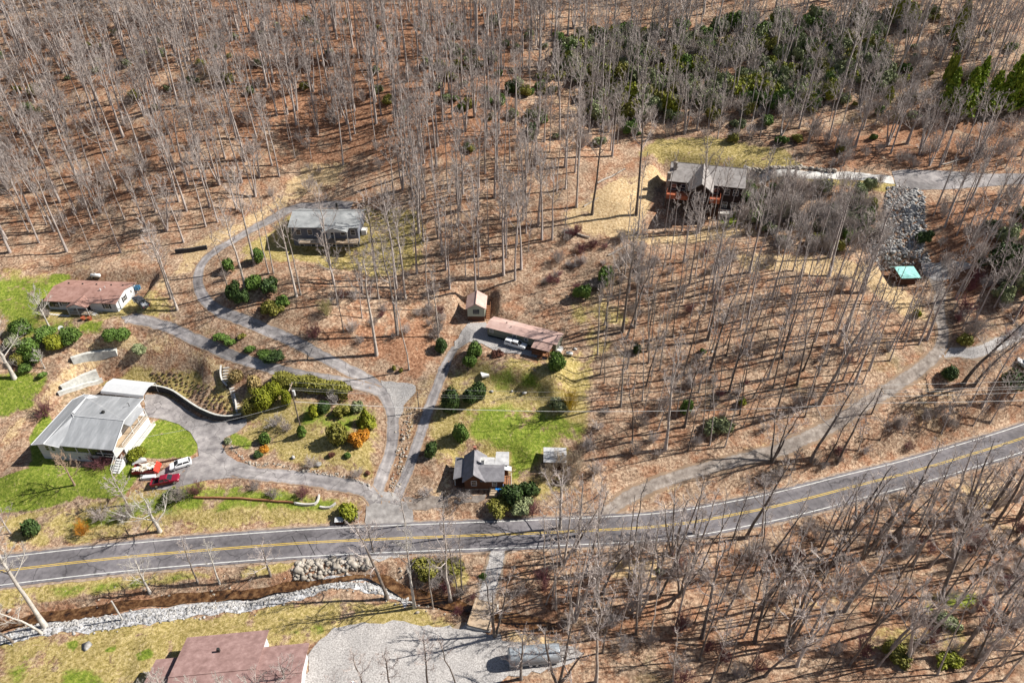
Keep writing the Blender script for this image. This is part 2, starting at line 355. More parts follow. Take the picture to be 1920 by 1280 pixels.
# ------------------------------------------------------------------ ground sheet with cover weights
def axis(a, b, st, lo, hi, g=1.13):
    mid = list(np.arange(a, b, st)); l = []; s = st; v = a
    while v > lo: s *= g; v -= s; l.append(v)
    r = []; s = st; v = mid[-1]
    while v < hi: s *= g; v += s; r.append(v)
    return np.array(l[::-1]+mid+r)
AX, AY = axis(-135, 150, .75, -900, 900), axis(44, 262, .75, -500, 1200)
GX, GY = np.meshgrid(AX, AY); GP = np.stack([GX.ravel(), GY.ravel()], 1); GZ = hgt(GP)
cover = np.zeros((len(GP), 4), np.float32)
def paint(ch, px, val=1.0, soft=3.0, clear=()):
    soft *= 1.0 if ch == 0 else 1.6
    poly = pxl(px)[:, :2]
    m = (GP[:,0] > poly[:,0].min()-8)&(GP[:,0] < poly[:,0].max()+8)&(GP[:,1] > poly[:,1].min()-8)&(GP[:,1] < poly[:,1].max()+8)
    q = GP[m]; d = seg_dist(q, np.vstack([poly, poly[:1]])); d = np.where(inside(q, poly), d, -d)
    w = smooth((d+soft)/(2*soft))
    cover[m, ch] = cover[m, ch]*(1-w)+val*w
    for k in clear: cover[m, k] *= 1-w
G_, D_, P_, R_ = 0, 1, 2, 3
# red litter / dark litter
paint(R_, [(-60,20),(380,0),(470,220),(600,310),(420,400),(200,460),(-60,470)], .5, 8)
paint(R_, [(380,0),(1000,0),(960,300),(760,330),(640,310),(470,220)], .85, 8)
paint(R_, [(1440,250),(1920,200),(1920,320),(1560,320)], .7, 4)
paint(R_, [(1730,380),(1920,350),(1920,560),(1780,560),(1720,480)], .75, 4)
paint(R_, [(650,600),(800,580),(820,640),(800,720),(720,700),(600,640)], .8, 4)
paint(R_, [(1110,760),(1340,700),(1500,760),(1420,850),(1160,880)], .45, 5)
paint(R_, [(930,955),(1130,960),(960,975),(800,985)], .8, 2)
paint(R_, [(960,1040),(1300,1010),(1500,960),(1920,860),(1920,1280),(960,1280)], .45, 6)
# pale straw and bare soil
paint(P_, [(330,470),(440,420),(530,360),(560,310),(660,300),(640,345),(540,380),(470,425),(400,470),(370,500),(330,520)], .8, 3)
paint(P_, [(0,480),(210,485),(330,520),(370,560),(330,590),(250,540),(110,515),(0,505)], .45, 3)
paint(P_, [(1110,365),(1150,340),(1250,322),(1215,390),(1195,440),(1250,440),(1400,410),(1420,440),(1200,455),(1060,425),(1060,400)], 1.0, 2.5)
paint(P_, [(1380,480),(1560,480),(1640,500),(1720,560),(1745,600),(1690,590),(1600,520),(1400,505)], .95, 2.5)
paint(P_, [(140,640),(240,625),(300,660),(200,690),(130,720),(60,790),(0,850),(0,800),(90,720)], .75, 2)
paint(P_, [(280,600),(330,625),(440,690),(420,715),(330,660),(270,650)], .6, 2)
paint(P_, [(420,820),(500,860),(600,890),(690,905),(700,890),(640,870),(520,845)], .45, 2)
paint(P_, [(770,760),(800,690),(830,700),(780,800),(755,890),(735,880)], .7, 2)
paint(P_, [(800,900),(850,880),(860,935),(760,960)], .5, 2)
paint(P_, [(1110,930),(1330,860),(1560,780),(1620,740),(1600,800),(1340,890),(1180,950)], .6, 3)
paint(P_, [(1150,1050),(1230,1050),(1230,1085),(1150,1080)], 1, 1.5); paint(P_, [(950,1185),(1040,1190),(1060,1215),(960,1205)], 1, 1.5)
paint(P_, [(1760,900),(1900,880),(1920,960),(1860,1010),(1780,960)], .55, 3)
paint(P_, [(1320,1140),(1560,1100),(1640,1150),(1400,1180)], .45, 3)
# dry yellow grass
paint(D_, [(1190,290),(1240,262),(1330,256),(1470,280),(1500,312),(1400,318),(1250,318)], 1, 2.5, (P_,R_))
paint(D_, [(690,390),(790,395),(800,500),(700,520),(560,490),(470,490),(440,480),(520,420),(560,400)], .85, 3)
paint(D_, [(0,500),(120,510),(330,560),(360,600),(260,610),(90,620),(60,650),(0,660)], .7, 3)
paint(P_, [(285,690),(345,695),(410,730),(440,765),(380,765),(320,735)], .6, 3)
paint(D_, [(130,720),(260,680),(370,690),(440,770),(350,750),(270,730),(200,715)], .85, 2)
paint(D_, [(400,700),(560,745),(700,760),(720,820),(690,900),(560,880),(430,830),(460,790)], .72, 3)
paint(D_, [(0,930),(300,890),(700,930),(690,985),(300,1010),(0,1040)], .66, 3)
paint(D_, [(840,690),(920,665),(1040,665),(1130,650),(1110,720),(1090,860),(960,900),(840,880),(800,860),(810,770)], .74, 4)
paint(D_, [(0,1095),(300,1075),(560,1055),(540,1090),(300,1110),(0,1150)], .9, 2)
paint(D_, [(0,1200),(300,1160),(600,1125),(770,1130),(880,1180),(640,1190),(250,1290),(0,1290)], .82, 2)
paint(D_, [(780,1040),(880,1040),(880,1110),(790,1110)], .7, 2)
paint(D_, [(1130,650),(1200,600),(1140,540),(1050,560),(1060,620)], .5, 4)
paint(D_, [(1390,325),(1700,345),(1660,362),(1400,345)], .8, 1.5)
paint(D_, [(900,945),(960,900),(1060,880),(1080,930),(960,965)], .7, 3)
paint(D_, [(1580,1170),(1760,1160),(1900,1200),(1800,1240),(1600,1230)], .6, 4)
# green grass
paint(G_, [(-20,905),(60,880),(60,820),(85,770),(110,840),(130,880),(250,868),(262,890),(230,930),(150,935),(60,955),(-20,955)], 1.0, 1.8, (D_,P_))
paint(G_, [(-20,700),(90,705),(60,760),(-20,800)], .75, 2.5)
paint(G_, [(285,792),(300,785),(335,795),(357,810),(368,832),(368,848),(350,858),(320,858),(258,855),(235,858)], 1.0, 1.2, (D_,P_))
paint(G_, [(-20,515),(80,515),(130,520),(105,545),(80,600),(210,600),(190,625),(60,640),(-20,600)], .5, 4)
paint(G_, [(100,515),(125,520),(108,545),(92,545)], .95, 1.5)
paint(G_, [(870,770),(940,755),(1050,775),(1090,800),(1092,825),(1020,840),(1000,890),(955,900),(955,850),(880,830)], .56, 4)
paint(G_, [(900,690),(1000,690),(1030,730),(930,735)], .46, 4)
paint(G_, [(640,745),(700,760),(715,800),(640,830),(560,800),(560,760)], .42, 3)
paint(G_, [(430,800),(480,830),(470,850),(430,835)], .6, 2)
paint(G_, [(330,905),(480,905),(640,930),(640,955),(400,960),(200,990),(60,1000)], .45, 3)
paint(G_, [(90,1100),(240,1085),(440,1065),(420,1090),(280,1100),(120,1125)], .5, 3)
paint(G_, [(10,1260),(60,1210),(70,1250),(30,1290)], .55, 2.5); paint(G_, [(110,1250),(170,1255),(220,1290),(120,1290)], .58, 2.5)
paint(G_, [(520,1185),(600,1165),(620,1185),(540,1195)], .5, 2)
paint(G_, [(120,1205),(145,1200),(140,1220)], .9, .8); paint(G_, [(255,1225),(280,1215),(290,1230),(262,1240)], .8, .8); paint(G_, [(195,1220),(215,1205),(215,1222)], .9, .6)
paint(G_, [(1340,322),(1390,325),(1380,420),(1350,430)], .6, 2)
paint(G_, [(1720,1110),(1850,1090),(1850,1140),(1730,1160)], .4, 3); paint(G_, [(1600,1200),(1700,1190),(1690,1235),(1600,1230)], .4, 3)
# creek bed: dark wet banks
dcr = np.full(len(GP), 99.); mk = (GY.ravel() < 90)&(GY.ravel() > 45)&(abs(GX.ravel()) < 150); dcr[mk] = seg_dist(GP[mk], CREEK)
wk = (1-smooth((dcr-1.8)/1.2)); cover[:,3] = np.maximum(cover[:,3], wk*.45); cover[:,:3] *= (1-.8*wk)[:,None]
ny, nx = GX.shape; idx = np.arange(nx*ny).reshape(ny, nx)
Q = np.stack([idx[:-1,:-1], idx[:-1,1:], idx[1:,1:], idx[1:,:-1]], -1).reshape(-1,4)
gm = mesh_np('ground', np.column_stack([GP, GZ]), Q, cover, True)
tag(link('ground', gm, ground_material()), kind='structure')

# ------------------------------------------------------------------ roads, drives, water
asphalt = mat('asphalt', [(.10,.092,.10),(.15,.14,.15),(.19,.178,.185)], .9, .9, .01, 8, contrast=.2)
drive_m = mat('worn_asphalt', [(.13,.118,.122),(.24,.222,.22),(.36,.335,.325)], .55, .9, .01, 9, contrast=.22)
drive_d = mat('dark_asphalt', [(.10,.092,.10),(.165,.15,.155),(.24,.22,.22)], .6, .9, .01, 9, contrast=.22)
gravel_m = mat('gravel', [(.16,.148,.142),(.34,.322,.312),(.54,.52,.505)], 4.2, .95, .04, 8, contrast=.2)
dirt_m = mat('dirt_gravel', [(.13,.105,.088),(.235,.20,.175),(.35,.31,.275)], .9, .95, .05, 9, contrast=.2)
shoulder_m = mat('road_shoulder', [(.16,.115,.085),(.30,.225,.17),(.42,.34,.27)], 1.2, .95, .03, 8, contrast=.2)
concrete = mat('concrete', [(.42,.40,.38),(.55,.53,.50),(.66,.64,.61)], .8, .9, .01, 7)
cracked(asphalt, .10); cracked(drive_m, .17, (.07,.063,.062))
drive_tr = tracked(drive_m, 'worn_drive', .27, .73, .12, 1.3, .06); lane_tr = tracked(dirt_m, 'rutted_lane', (.27), .73, .13, 1.2, .13, (.26,.18,.12)); asphalt_tr = tracked(asphalt, 'main_asphalt', .28, .72, .12, .82, 0); gravel_tr = tracked(gravel_m, 'gravel_ruts', .27, .73, .13, 1.2, .12, (.28,.21,.15))
white_paint = mat('road_white', [(.5,.5,.48),(.78,.78,.75)], 1.2, .7, contrast=.15)
yellow_paint = mat('road_yellow', [(.55,.36,.04),(.72,.50,.07)], 1.2, .7, contrast=.15)
Rd = ROAD
road = tag(ribbon('main_road', Rd, -3.75, 3.75, asphalt_tr, .10, 12, .08), kind='structure')
for o_ in (-3.15, 3.15): ribbon('edge_line', Rd, o_-.075, o_+.075, white_paint, .108, 1, parent=road)
for o_ in (-.17, .17): ribbon('centre_line', Rd, o_-.06, o_+.06, yellow_paint, .108, 1, parent=road)
for s_ in (3.7, -4.25): tag(ribbon('road_shoulder', Rd, s_, s_+.55, shoulder_m, .035, 2, .15), kind='structure')
for x_ in (553,577):
    A_, B_ = pz(x_-6,1002+(577-x_)*.1,0), pz(x_+14,1041,0); L_ = np.array([A_[:2]+(B_-A_)[:2]*k/8 for k in range(9)]); ribbon('sealed_crack', L_, -.06, .06, mat('crack_tar', [(.03,.03,.03)], 1, .6), .104, 1, parent=road)
def drive(name, px, w, m, off=.05, step=.8, jit=.05):
    L = catmull(pxl(px)[:,:2], step)
    return L, tag(ribbon(name, L, -w/2, w/2, m, off, 10, jit), kind='structure')
LA, _ = drive('driveway', [(703,968),(703,935),(712,905),(724,872),(734,840),(737,805),(735,775),(725,748),(706,724),(682,708),(650,692),(612,672),(575,652),(545,638),(520,627),(457,600),(407,580),(380,556),(371,525),(379,495),(402,472),(440,450),(470,432),(507,412),(537,396),(570,387),(615,385),(660,386)], 2.95, drive_tr)
LB, _ = drive('driveway', [(712,734),(690,726),(650,717),(590,707),(525,695),(475,680),(400,650),(325,617),(285,604),(262,599),(236,597)], 2.7, drive_tr, .056)
LC, _ = drive('driveway', [(705,940),(682,917),(625,905),(550,895),(475,887),(430,879)], 3.3, drive_tr, .062)
LD, _ = drive('driveway', [(740,945),(752,912),(765,880),(782,832),(796,790),(806,760),(818,730),(832,693),(846,665),(856,650)], 2.6, drive_tr, .05)
tag(drape_poly('driveway', pxl([(272,740),(295,739),(325,750),(350,768),(375,783),(400,790),(425,791),(462,784),(463,795),(445,810),(421,821),(416,835),(425,852),(445,865),(482,876),(480,897),(425,896),(387,900),(337,912),(310,918),(282,916),(285,902),(297,887),(317,873),(360,860),(373,855),(370,832),(357,810),(335,795),(300,785),(272,781)]), drive_m, .068, 1.6), kind='structure')
tag(drape_poly('driveway', pxl([(690,935),(712,918),(745,925),(760,945),(775,975),(770,986),(688,986),(684,965)]), mat('pale_apron', [(.17,.155,.15),(.28,.262,.252),(.41,.39,.375)], .7, .95, .03, 9, contrast=.2), .074, 1.2, .3), kind='structure')
tag(drape_poly('driveway', pxl([(226,593),(262,592),(268,606),(235,606)]), drive_m, .066, 1.5), kind='structure')
tag(drape_poly('gravel_patch', pxl([(714,714),(745,716),(781,722),(778,736),(757,760),(750,782),(741,782),(738,760),(727,735)]), gravel_m, .085, 1.0, .15), kind='structure')
tag(drape_poly('gravel_lot', pxl([(851,655),(853,640),(868,618),(880,606),(910,604),(920,620),(945,640),(985,655),(1035,668),(1020,674),(975,664),(930,660),(905,645),(880,640),(862,652)]), gravel_m, .085, 1.0, .15), kind='structure')
tag(drape_poly('gravel_lane', pxl([(756,934),(800,930),(860,929),(910,926),(906,940),(860,946),(800,954),(765,958)]), dirt_m, .08, 1.0, .2), kind='structure')
LF, _ = drive('gravel_lane', [(1120,972),(1150,952),(1190,925),(1250,900),(1310,882),(1370,866),(1440,850),(1500,826),(1560,797),(1610,765),(1650,741),(1690,715),(1727,690),(1757,662),(1768,632),(1764,600),(1760,570),(1764,548),(1752,525),(1738,505)], 3.4, lane_tr, .056, .8, .15)
drive('gravel_lane', [(1757,662),(1790,660),(1830,660),(1870,645),(1925,618)], 3.0, gravel_tr, .045, .8, .15)
tag(drape_poly('gravel_lot', pxl([(1725,492),(1790,488),(1825,498),(1790,518),(1765,530),(1735,520)]), gravel_m, .085, 1.0, .2), kind='structure')
drive('concrete_drive', [(1392,326),(1450,326),(1510,328),(1580,330),(1640,335),(1675,338)], 3.0, concrete, .05)
tag(drape_poly('upper_road', pxl([(1672,322),(1700,318),(1760,320),(1930,327),(1930,346),(1850,350),(1770,356),(1715,357),(1680,348)]), drive_m, .06, 1.5), kind='structure')
drive('gravel_lane', [(935,1028),(930,1050),(922,1080),(915,1105),(909,1134)], 3.8, gravel_tr, .075, .8, .2)
drive('gravel_lane', [(898,1167),(885,1180),(850,1195)], 3.6, gravel_tr, .075, .8, .2)
tag(drape_poly('gravel_lot', pxl([(560,1300),(585,1215),(610,1190),(650,1172),(720,1166),(800,1172),(880,1176),(960,1200),(1070,1212),(1090,1225),(1060,1250),(940,1275),(860,1300)]), gravel_m, .11, 1.2, .3), kind='structure')
tag(drape_poly('gravel_patch', pxl([(575,1046),(640,1038),(742,1033),(752,1044),(700,1050),(640,1052),(580,1058)]), gravel_m, .06, 1.0, .2), kind='structure')
# riprap strip beside the creek
GRV = catmull([pz(a,b,-1.5)[:2] for a,b in [(-60,1212),(25,1193),(100,1176),(175,1171),(250,1162),(325,1150),(400,1137),(475,1131),(537,1117),(600,1102),(650,1094),(700,1101),(735,1112),(770,1128)]], 1.0)
tag(ribbon('riprap_strip', GRV, -1.5, 1.9, mat('riprap', [(.10,.10,.105),(.36,.36,.37),(.60,.60,.61)], 1.5, .9, .15, 6, contrast=.13), .06, 6, .25), kind='structure')
water_m = mat('creek_water', [(.018,.010,.006),(.085,.040,.016),(.20,.115,.055)], 1.1, .1, .06, 7, spec=.5, contrast=.16)
ck = CREEK[:, :2]; zc = hgt(ck)
V = []; T_ = np.gradient(ck, axis=0); T_ /= np.linalg.norm(T_,axis=1)[:,None]; N_ = np.stack([-T_[:,1],T_[:,0]],1)
zs = np.convolve(np.pad(zc,10,'edge'), np.ones(21)/21, 'valid')+.35
wd = 1.15+.3*np.sin(np.arange(len(ck))*.35)+.2*np.sin(np.arange(len(ck))*.93)
V = np.concatenate([np.column_stack([ck-N_*wd[:,None], zs]), np.column_stack([ck+N_*wd[:,None], zs])]); k = len(ck); i = np.arange(k-1)
tag(link('creek_water', mesh_np('creek_water', V, np.stack([i,i+1,i+1+k,i+k],1)), water_m), kind='structure')
# ------------------------------------------------------------------ buildings
siding_w = mat('white_siding', [(.50,.51,.53),(.60,.61,.63)], .6, .6, stretch=(.2,.2,9), contrast=.1)
siding_d = mat('grey_siding', [(.42,.45,.48),(.5,.53,.56)], .6, .6, stretch=(.2,.2,9), contrast=.1)
brown_shingle = mat('brown_shingle', [(.21,.115,.092),(.30,.172,.142),(.38,.235,.20)], .8, .9, .01, 9, contrast=.2)
maroon_shingle = mat('maroon_shingle', [(.19,.115,.105),(.265,.166,.153),(.36,.24,.222)], .9, .9, .01, 9, contrast=.2)
grey_shingle = mat('grey_shingle', [(.14,.135,.15),(.20,.195,.21),(.27,.26,.28)], .8, .9, .01, 9, contrast=.2)
taupe_shingle = mat('taupe_shingle', [(.17,.155,.15),(.25,.23,.22),(.33,.31,.30)], .8, .9, .01, 9, contrast=.2)
old_grey = mat('weathered_grey_shingle', [(.15,.155,.16),(.27,.28,.285),(.42,.43,.43)], .35, .9, .01, 9, contrast=.22)
metal_roof = mat('grey_metal_roof', [(.19,.198,.21),(.27,.28,.295),(.40,.41,.43)], .5, .55, 0, 8, spec=.4, stretch=(1.6,.35,1,R(-5)), contrast=.25)
white_metal = mat('white_metal', [(.52,.53,.55),(.60,.61,.62)], .7, .5, contrast=.2)
pink_metal = mat('pinkish_roof', [(.36,.235,.205),(.47,.32,.28),(.58,.43,.38)], .5, .7, 0, 8, contrast=.24)
porch_roof_m = mat('dull_porch_roof', [(.22,.14,.125),(.33,.22,.19),(.44,.31,.27)], .8, .8, 0, 8, contrast=.24)
tarp_w = mat('white_tarp', [(.30,.30,.31),(.42,.42,.43),(.54,.54,.54)], .8, .6, .06, 6, contrast=.2)
olive_wall = mat('olive_siding', [(.155,.16,.125),(.20,.205,.165)], .6, .7, stretch=(.2,.2,8), contrast=.1)
tan_wall = mat('tan_siding', [(.40,.41,.32),(.47,.48,.38)], .6, .7, stretch=(.2,.2,8), contrast=.1)
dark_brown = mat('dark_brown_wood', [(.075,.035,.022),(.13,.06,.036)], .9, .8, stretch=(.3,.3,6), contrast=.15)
cabin_wood = mat('cabin_logs', [(.085,.038,.021),(.145,.068,.038)], .9, .8, stretch=(.2,.2,5), contrast=.15)
stone_f = mat('stone_foundation', [(.16,.13,.11),(.30,.26,.22),(.45,.40,.35)], 2.5, .9, .03, contrast=.2)
lodge_wall = mat('dark_lodge_logs', [(.028,.02,.018),(.06,.038,.032)], .9, .8, stretch=(.2,.2,5), contrast=.15)
navy_wall = mat('slate_siding', [(.12,.13,.16),(.17,.18,.22)], .7, .7, stretch=(.2,.2,6), contrast=.1)
red_deck = mat('red_stained_deck', [(.36,.10,.05),(.46,.155,.08)], 1.5, .7, contrast=.15)
wood_tan = mat('weathered_wood', [(.30,.22,.15),(.46,.36,.26)], 1.3, .85, contrast=.2)
rust_wood = mat('rust_brown_wood', [(.22,.10,.05),(.33,.16,.085)], 1.3, .85, contrast=.2)
glass = mat('dark_glass', [(.015,.017,.022),(.035,.04,.05)], .5, .08, spec=.7)
shutter = mat('black_shutter', [(.02,.02,.024)], 1, .6)
black = mat('black_iron', [(.02,.02,.02),(.035,.033,.032)], 1, .6)
trim = mat('white_trim', [(.60,.60,.59),(.66,.66,.65)], 1, .5)
teal_roof = mat('teal_metal_roof', [(.17,.42,.40),(.26,.55,.52),(.36,.66,.62)], .8, .5, contrast=.2)
brick = mat('red_brick', [(.28,.10,.07),(.40,.17,.12)], 4, .9, contrast=.15)
blue_tarp = mat('blue_tarp', [(.005,.10,.42),(.015,.25,.72),(.25,.5,.85)], 1.6, .45, .15, 4, contrast=.2)
grey_block = mat('pale_block_wall', [(.34,.34,.32),(.50,.50,.47),(.62,.62,.585)], .9, .9, .02, contrast=.2)
dark_wall = mat('dark_retaining_timber', [(.03,.03,.034),(.07,.07,.075)], .9, .85)

def gable(parent, x0, x1, y0, y1, ze, zr, m, axis_='x', ridge=None, th=.18, name='roof', cap=None):
    """two thick roof slopes; ridge along axis_ (x or y) at the cross coordinate ridge"""
    b = MB()
    if axis_ == 'x':
        r = (y0+y1)/2 if ridge is None else ridge
        b.slab([(x0,y0,ze),(x1,y0,ze),(x1,r,zr),(x0,r,zr)], th); b.slab([(x0,r,zr),(x1,r,zr),(x1,y1,ze),(x0,y1,ze)], th)
        cp = [(x0-.01,r,zr+.03),(x1+.01,r,zr+.03)]
    else:
        r = (x0+x1)/2 if ridge is None else ridge
        b.slab([(x0,y0,ze),(r,y0,zr),(r,y1,zr),(x0,y1,ze)], th); b.slab([(r,y0,zr),(x1,y0,ze),(x1,y1,ze),(r,y1,zr)], th)
        cp = [(r,y0-.01,zr+.03),(r,y1+.01,zr+.03)]
    o = b.build(name, m, parent)
    if cap: MB().tube(cp, .1, 5).build('ridge_cap', cap, o)
    return o
def gwall(x0, x1, y0, y1, z0, ze, zr, axis_='x', ridge=None):
    """prism with gabled ends"""
    if axis_ == 'x':
        r = (y0+y1)/2 if ridge is None else ridge
        return MB().prism([(y0,z0),(y1,z0),(y1,ze),(r,zr),(y0,ze)], 'x', x0, x1)
    r = (x0+x1)/2 if ridge is None else ridge
    return MB().prism([(x0,z0),(x1,z0),(x1,ze),(r,zr),(x0,ze)], 'y', y0, y1)
def window(parent, cx, cz, w, h, face, pos, shut=None, frame=trim, name='window'):
    """window on a wall whose outer plane is face=('y',-1) etc. at coordinate pos"""
    ax, sg = face
    def bx(mb, a0, a1, z0, z1, d0, d1):
        lo, hi = sorted((pos+sg*d0, pos+sg*d1))
        return mb.box(a0,a1,lo,hi,z0,z1) if ax == 'y' else mb.box(lo,hi,a0,a1,z0,z1)
    f = MB(); t = .09
    bx(f, cx-w/2-t, cx-w/2, cz-h/2-t, cz+h/2+t, -.02, .07); bx(f, cx+w/2, cx+w/2+t, cz-h/2-t, cz+h/2+t, -.02, .07)
    bx(f, cx-w/2, cx+w/2, cz+h/2, cz+h/2+t, -.02, .068); bx(f, cx-w/2, cx+w/2, cz-h/2-t, cz-h/2, -.02, .068); bx(f, cx-w/2, cx+w/2, cz-.03, cz+.03, -.01, .055)
    o = f.build(name, frame, parent)
    bx(MB(), cx-w/2, cx+w/2, cz-h/2, cz+h/2, -.02, .03).build('pane', glass, o)
    if shut:
        for s in (-1, 1): 
            a = cx+s*(w/2+t+.22); bx(MB(), a-.2, a+.2, cz-h/2-t, cz+h/2+t, -.02, .05).build('shutter', shutter, o)
    return o
def railing(parent, pts, h, m, name='railing', sp=.35, post=.05, thick=.045):
    b = MB()
    for p, q in zip(pts[:-1], pts[1:]):
        p, q = Vector(p), Vector(q); n = max(1, int((q-p).length/sp))
        b.tube([p+Vector((0,0,h)), q+Vector((0,0,h))], thick, 4); b.tube([p+Vector((0,0,.12)), q+Vector((0,0,.12))], thick*.8, 4)
        for k in range(n+1):
            a = p.lerp(q, k/n); b.tube([a, a+Vector((0,0,h))], post if k in (0,n) else .025, 4)
    return b.build(name, m, parent)
def steps(parent, x, y, z0, z1, w, run, axis_, sg, m, name='steps', n=5):
    b = MB()
    for k in range(n):
        z = z1-(z1-z0)*(k+1)/(n+1); d0, d1 = sg*run*k/n, sg*run*(k+1)/n
        lo, hi = sorted((d0,d1))
        if axis_ == 'x': b.box(x+lo, x+hi, y-w/2, y+w/2, z0-.3, z)
        else: b.box(x-w/2, x+w/2, y+lo, y+hi, z0-.3, z)
    return b.build(name, m, parent)
def part_box(parent, name, m, *a, bevel=0): return MB().box(*a).build(name, m, parent, bevel)

# --- white manufactured house with the red brown roof
h = empty('house', (-104.2,143.9,16), R(-4.2), 'long white house with a reddish brown shingle roof and a small gabled front porch', 'house')
gwall(-8.75,8.75,-4.5,4.5,.5,2.65,3.85).build('wall', siding_w, h)
part_box(h, 'skirting', siding_d, -8.7,8.7,-4.45,4.45,-1.5,.5)
rf = gable(h, -9.1,9.1,-5,5,2.72,3.95, brown_shingle, 'x')
for x in (-6.6,-3,.6,4.4,7.4): MB().box(x-.13,x+.13,1.9,2.16,3.4,3.75).build('roof_vent', black, rf)
MB().tube([(3.4,-.9,3.6),(3.4,-.9,4.25)], .16, 8).build('vent_pipe', white_metal, rf); MB().tube([(4,.1,3.8),(4,.1,4.3)],.1,8).build('vent_pipe', white_metal, rf)
b = MB(); b.slab([(-2.2,-7,2.5),(.35,-7,3.5),(.35,-2.9,3.5),(-2.2,-4.9,2.5)],.14); b.slab([(.35,-7,3.5),(2.9,-7,2.5),(2.9,-4.9,2.5),(.35,-2.9,3.5)],.14)
pr = b.build('porch_roof', brown_shingle, h)
MB().prism([(-2.0,2.36),(2.7,2.36),(.35,3.3)],'y',-6.9,-6.78).build('gable_board', siding_w, pr)
part_box(h, 'porch_deck', wood_tan, -2.2,2.9,-7,-4.52,.35,.5)
for x in (-2.1,.35,2.8): part_box(h, 'porch_post', trim, x-.07,x+.07,-6.95,-6.81,-.9,2.42)
railing(h, [(-2.15,-4.6,.5),(-2.15,-6.9,.5),(2.85,-6.9,.5)], .95, trim)
steps(h, 2.95,-5.8,-.6,.4,1.3,2.0,'x',1,concrete)
railing(h, [(2.95,-6.5,.45),(4.9,-6.5,-.5)], .95, trim); railing(h, [(2.95,-5.1,.45),(4.9,-5.1,-.5)], .95, trim)
for x in (-7.7,-6.5): window(h, x, 1.65, .95, 1.5, ('y',-1), -4.5, frame=shutter)
window(h, -4.2, 1.75, 1.6, 1.1, ('y',-1), -4.5, True); window(h, 6.3, 1.65, 1.0, 1.25, ('y',-1), -4.5, True)
window(h, -1.1, 1.6, .9, 1.2, ('y',-1), -4.5)
d = part_box(h, 'door', shutter, 1.0,1.95,-4.56,-4.48,.5,2.5); MB().tube([(1.85,-4.6,1.45),(1.85,-4.6,1.55)],.05,6).build('handle', white_metal, d)
window(h, -.9, 1.7, .9, 1.25, ('x',1), 8.75, True); window(h, 2.2, 1.8, .5, .7, ('x',1), 8.75)
part_box(h, 'blue_box', mat('blue_box',[(.06,.20,.36),(.10,.28,.45)],1,.5), 8.85,9.9,3.6,4.7,1.2,2.2)

# --- grey metal roofed house
h = empty('house', (-89,108,4), R(-5.8), 'large house with a pale grey metal roof and a screened front porch', 'house')
wl = MB().prism([(-8.3,-.8),(-3.2,-.8),(-3.2,4.4),(-5.7,5.2),(-8.3,4.4)],'y',-7.4,7.4)
wl.build('wall', siding_w, h)
MB().prism([(-3.2,4.2),(5.6,4.2),(5.6,-.8),(-3.2,-.8)],'y',-4.5,7.3).build('wall', siding_w, h)
MB().box(-8.25,-3.25,-7.46,-7.42,2.0,4.45).build('gable_siding', siding_d, h)
part_box(h, 'porch_wall', siding_w, -3.1,4.2,-7.3,-7.1,-.8,1.75); part_box(h, 'porch_floor', concrete, -3.1,8.2,-7.3,-4.52,1.75,1.95)
part_box(h, 'porch_wall', siding_d, -3.1,2.6,-7.36,-7.2,1.96,2.6)
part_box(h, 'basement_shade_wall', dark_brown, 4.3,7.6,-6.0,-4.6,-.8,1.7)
for x in (-3.0,.0,2.7,5.4,8.1): part_box(h, 'porch_post', trim, x-.08,x+.08,-7.4,-7.24,1.95,4.4)
for a,b2 in ((-2.9,-.1),(.1,2.6),(2.8,5.3),(5.5,8.0)): part_box(h, 'porch_screen', glass, a,b2,-7.3,-7.26,2.65 if a < 2.5 else 2.0,4.3)
part_box(h, 'porch_rail', trim, 4.3,8.15,-7.38,-7.28,2.7,2.82)
for x in (-.2,2.6): window(h, x, .9, .55, .7, ('y',-1), -7.3)
window(h, -6.3, 3.3, .75, 1.3, ('y',-1), -7.46); window(h, -5.0, 3.3, .75, 1.3, ('y',-1), -7.46)
for y in (-1.5,2,5): window(h, y, 3.1, .9, 1.2, ('x',1), 5.6)
part_box(h, 'door', mat('yellow_door',[(.62,.55,.16),(.7,.62,.22)],1,.6), 5.6,5.68,-3.6,-2.4,1.9,4.0)
rb = MB()
rb.slab([(-8.9,-8.1,4.55),(-5.7,-8.3,5.35),(-5.7,6.2,5.35),(-9.2,6.0,4.55)],.14)        # outer wing slope
rb.slab([(-5.7,-8.3,5.35),(-2.7,-8.2,4.6),(-3.6,-1.2,5.45)],.14)                          # inner wing slope to the valley
rb.slab([(-5.7,-8.3,5.35),(-3.6,-1.2,5.45),(-4.2,.3,5.95),(-5.7,1.2,5.5)],.14)
rb.slab([(-2.75,-7.75,4.52),(8.9,-7.9,4.52),(8.2,-4.4,5.2),(-3.3,-3.8,5.2)],.14)          # porch slope, flatter
rb.slab([(-3.3,-3.8,5.2),(8.2,-4.4,5.2),(7.4,-.7,6.0),(-4.2,-.3,6.0)],.14)
rb.slab([(-4.2,-.3,6.0),(7.4,-.7,6.0),(6.3,8.0,4.55),(-7.6,8.1,4.55),(-5.7,6.2,5.2)],.14)
rb.slab([(-5.7,6.2,5.2),(-7.6,8.1,4.5),(-9.2,6.0,4.5)],.14)
rf = rb.build('roof', metal_roof, h)
cp = MB()
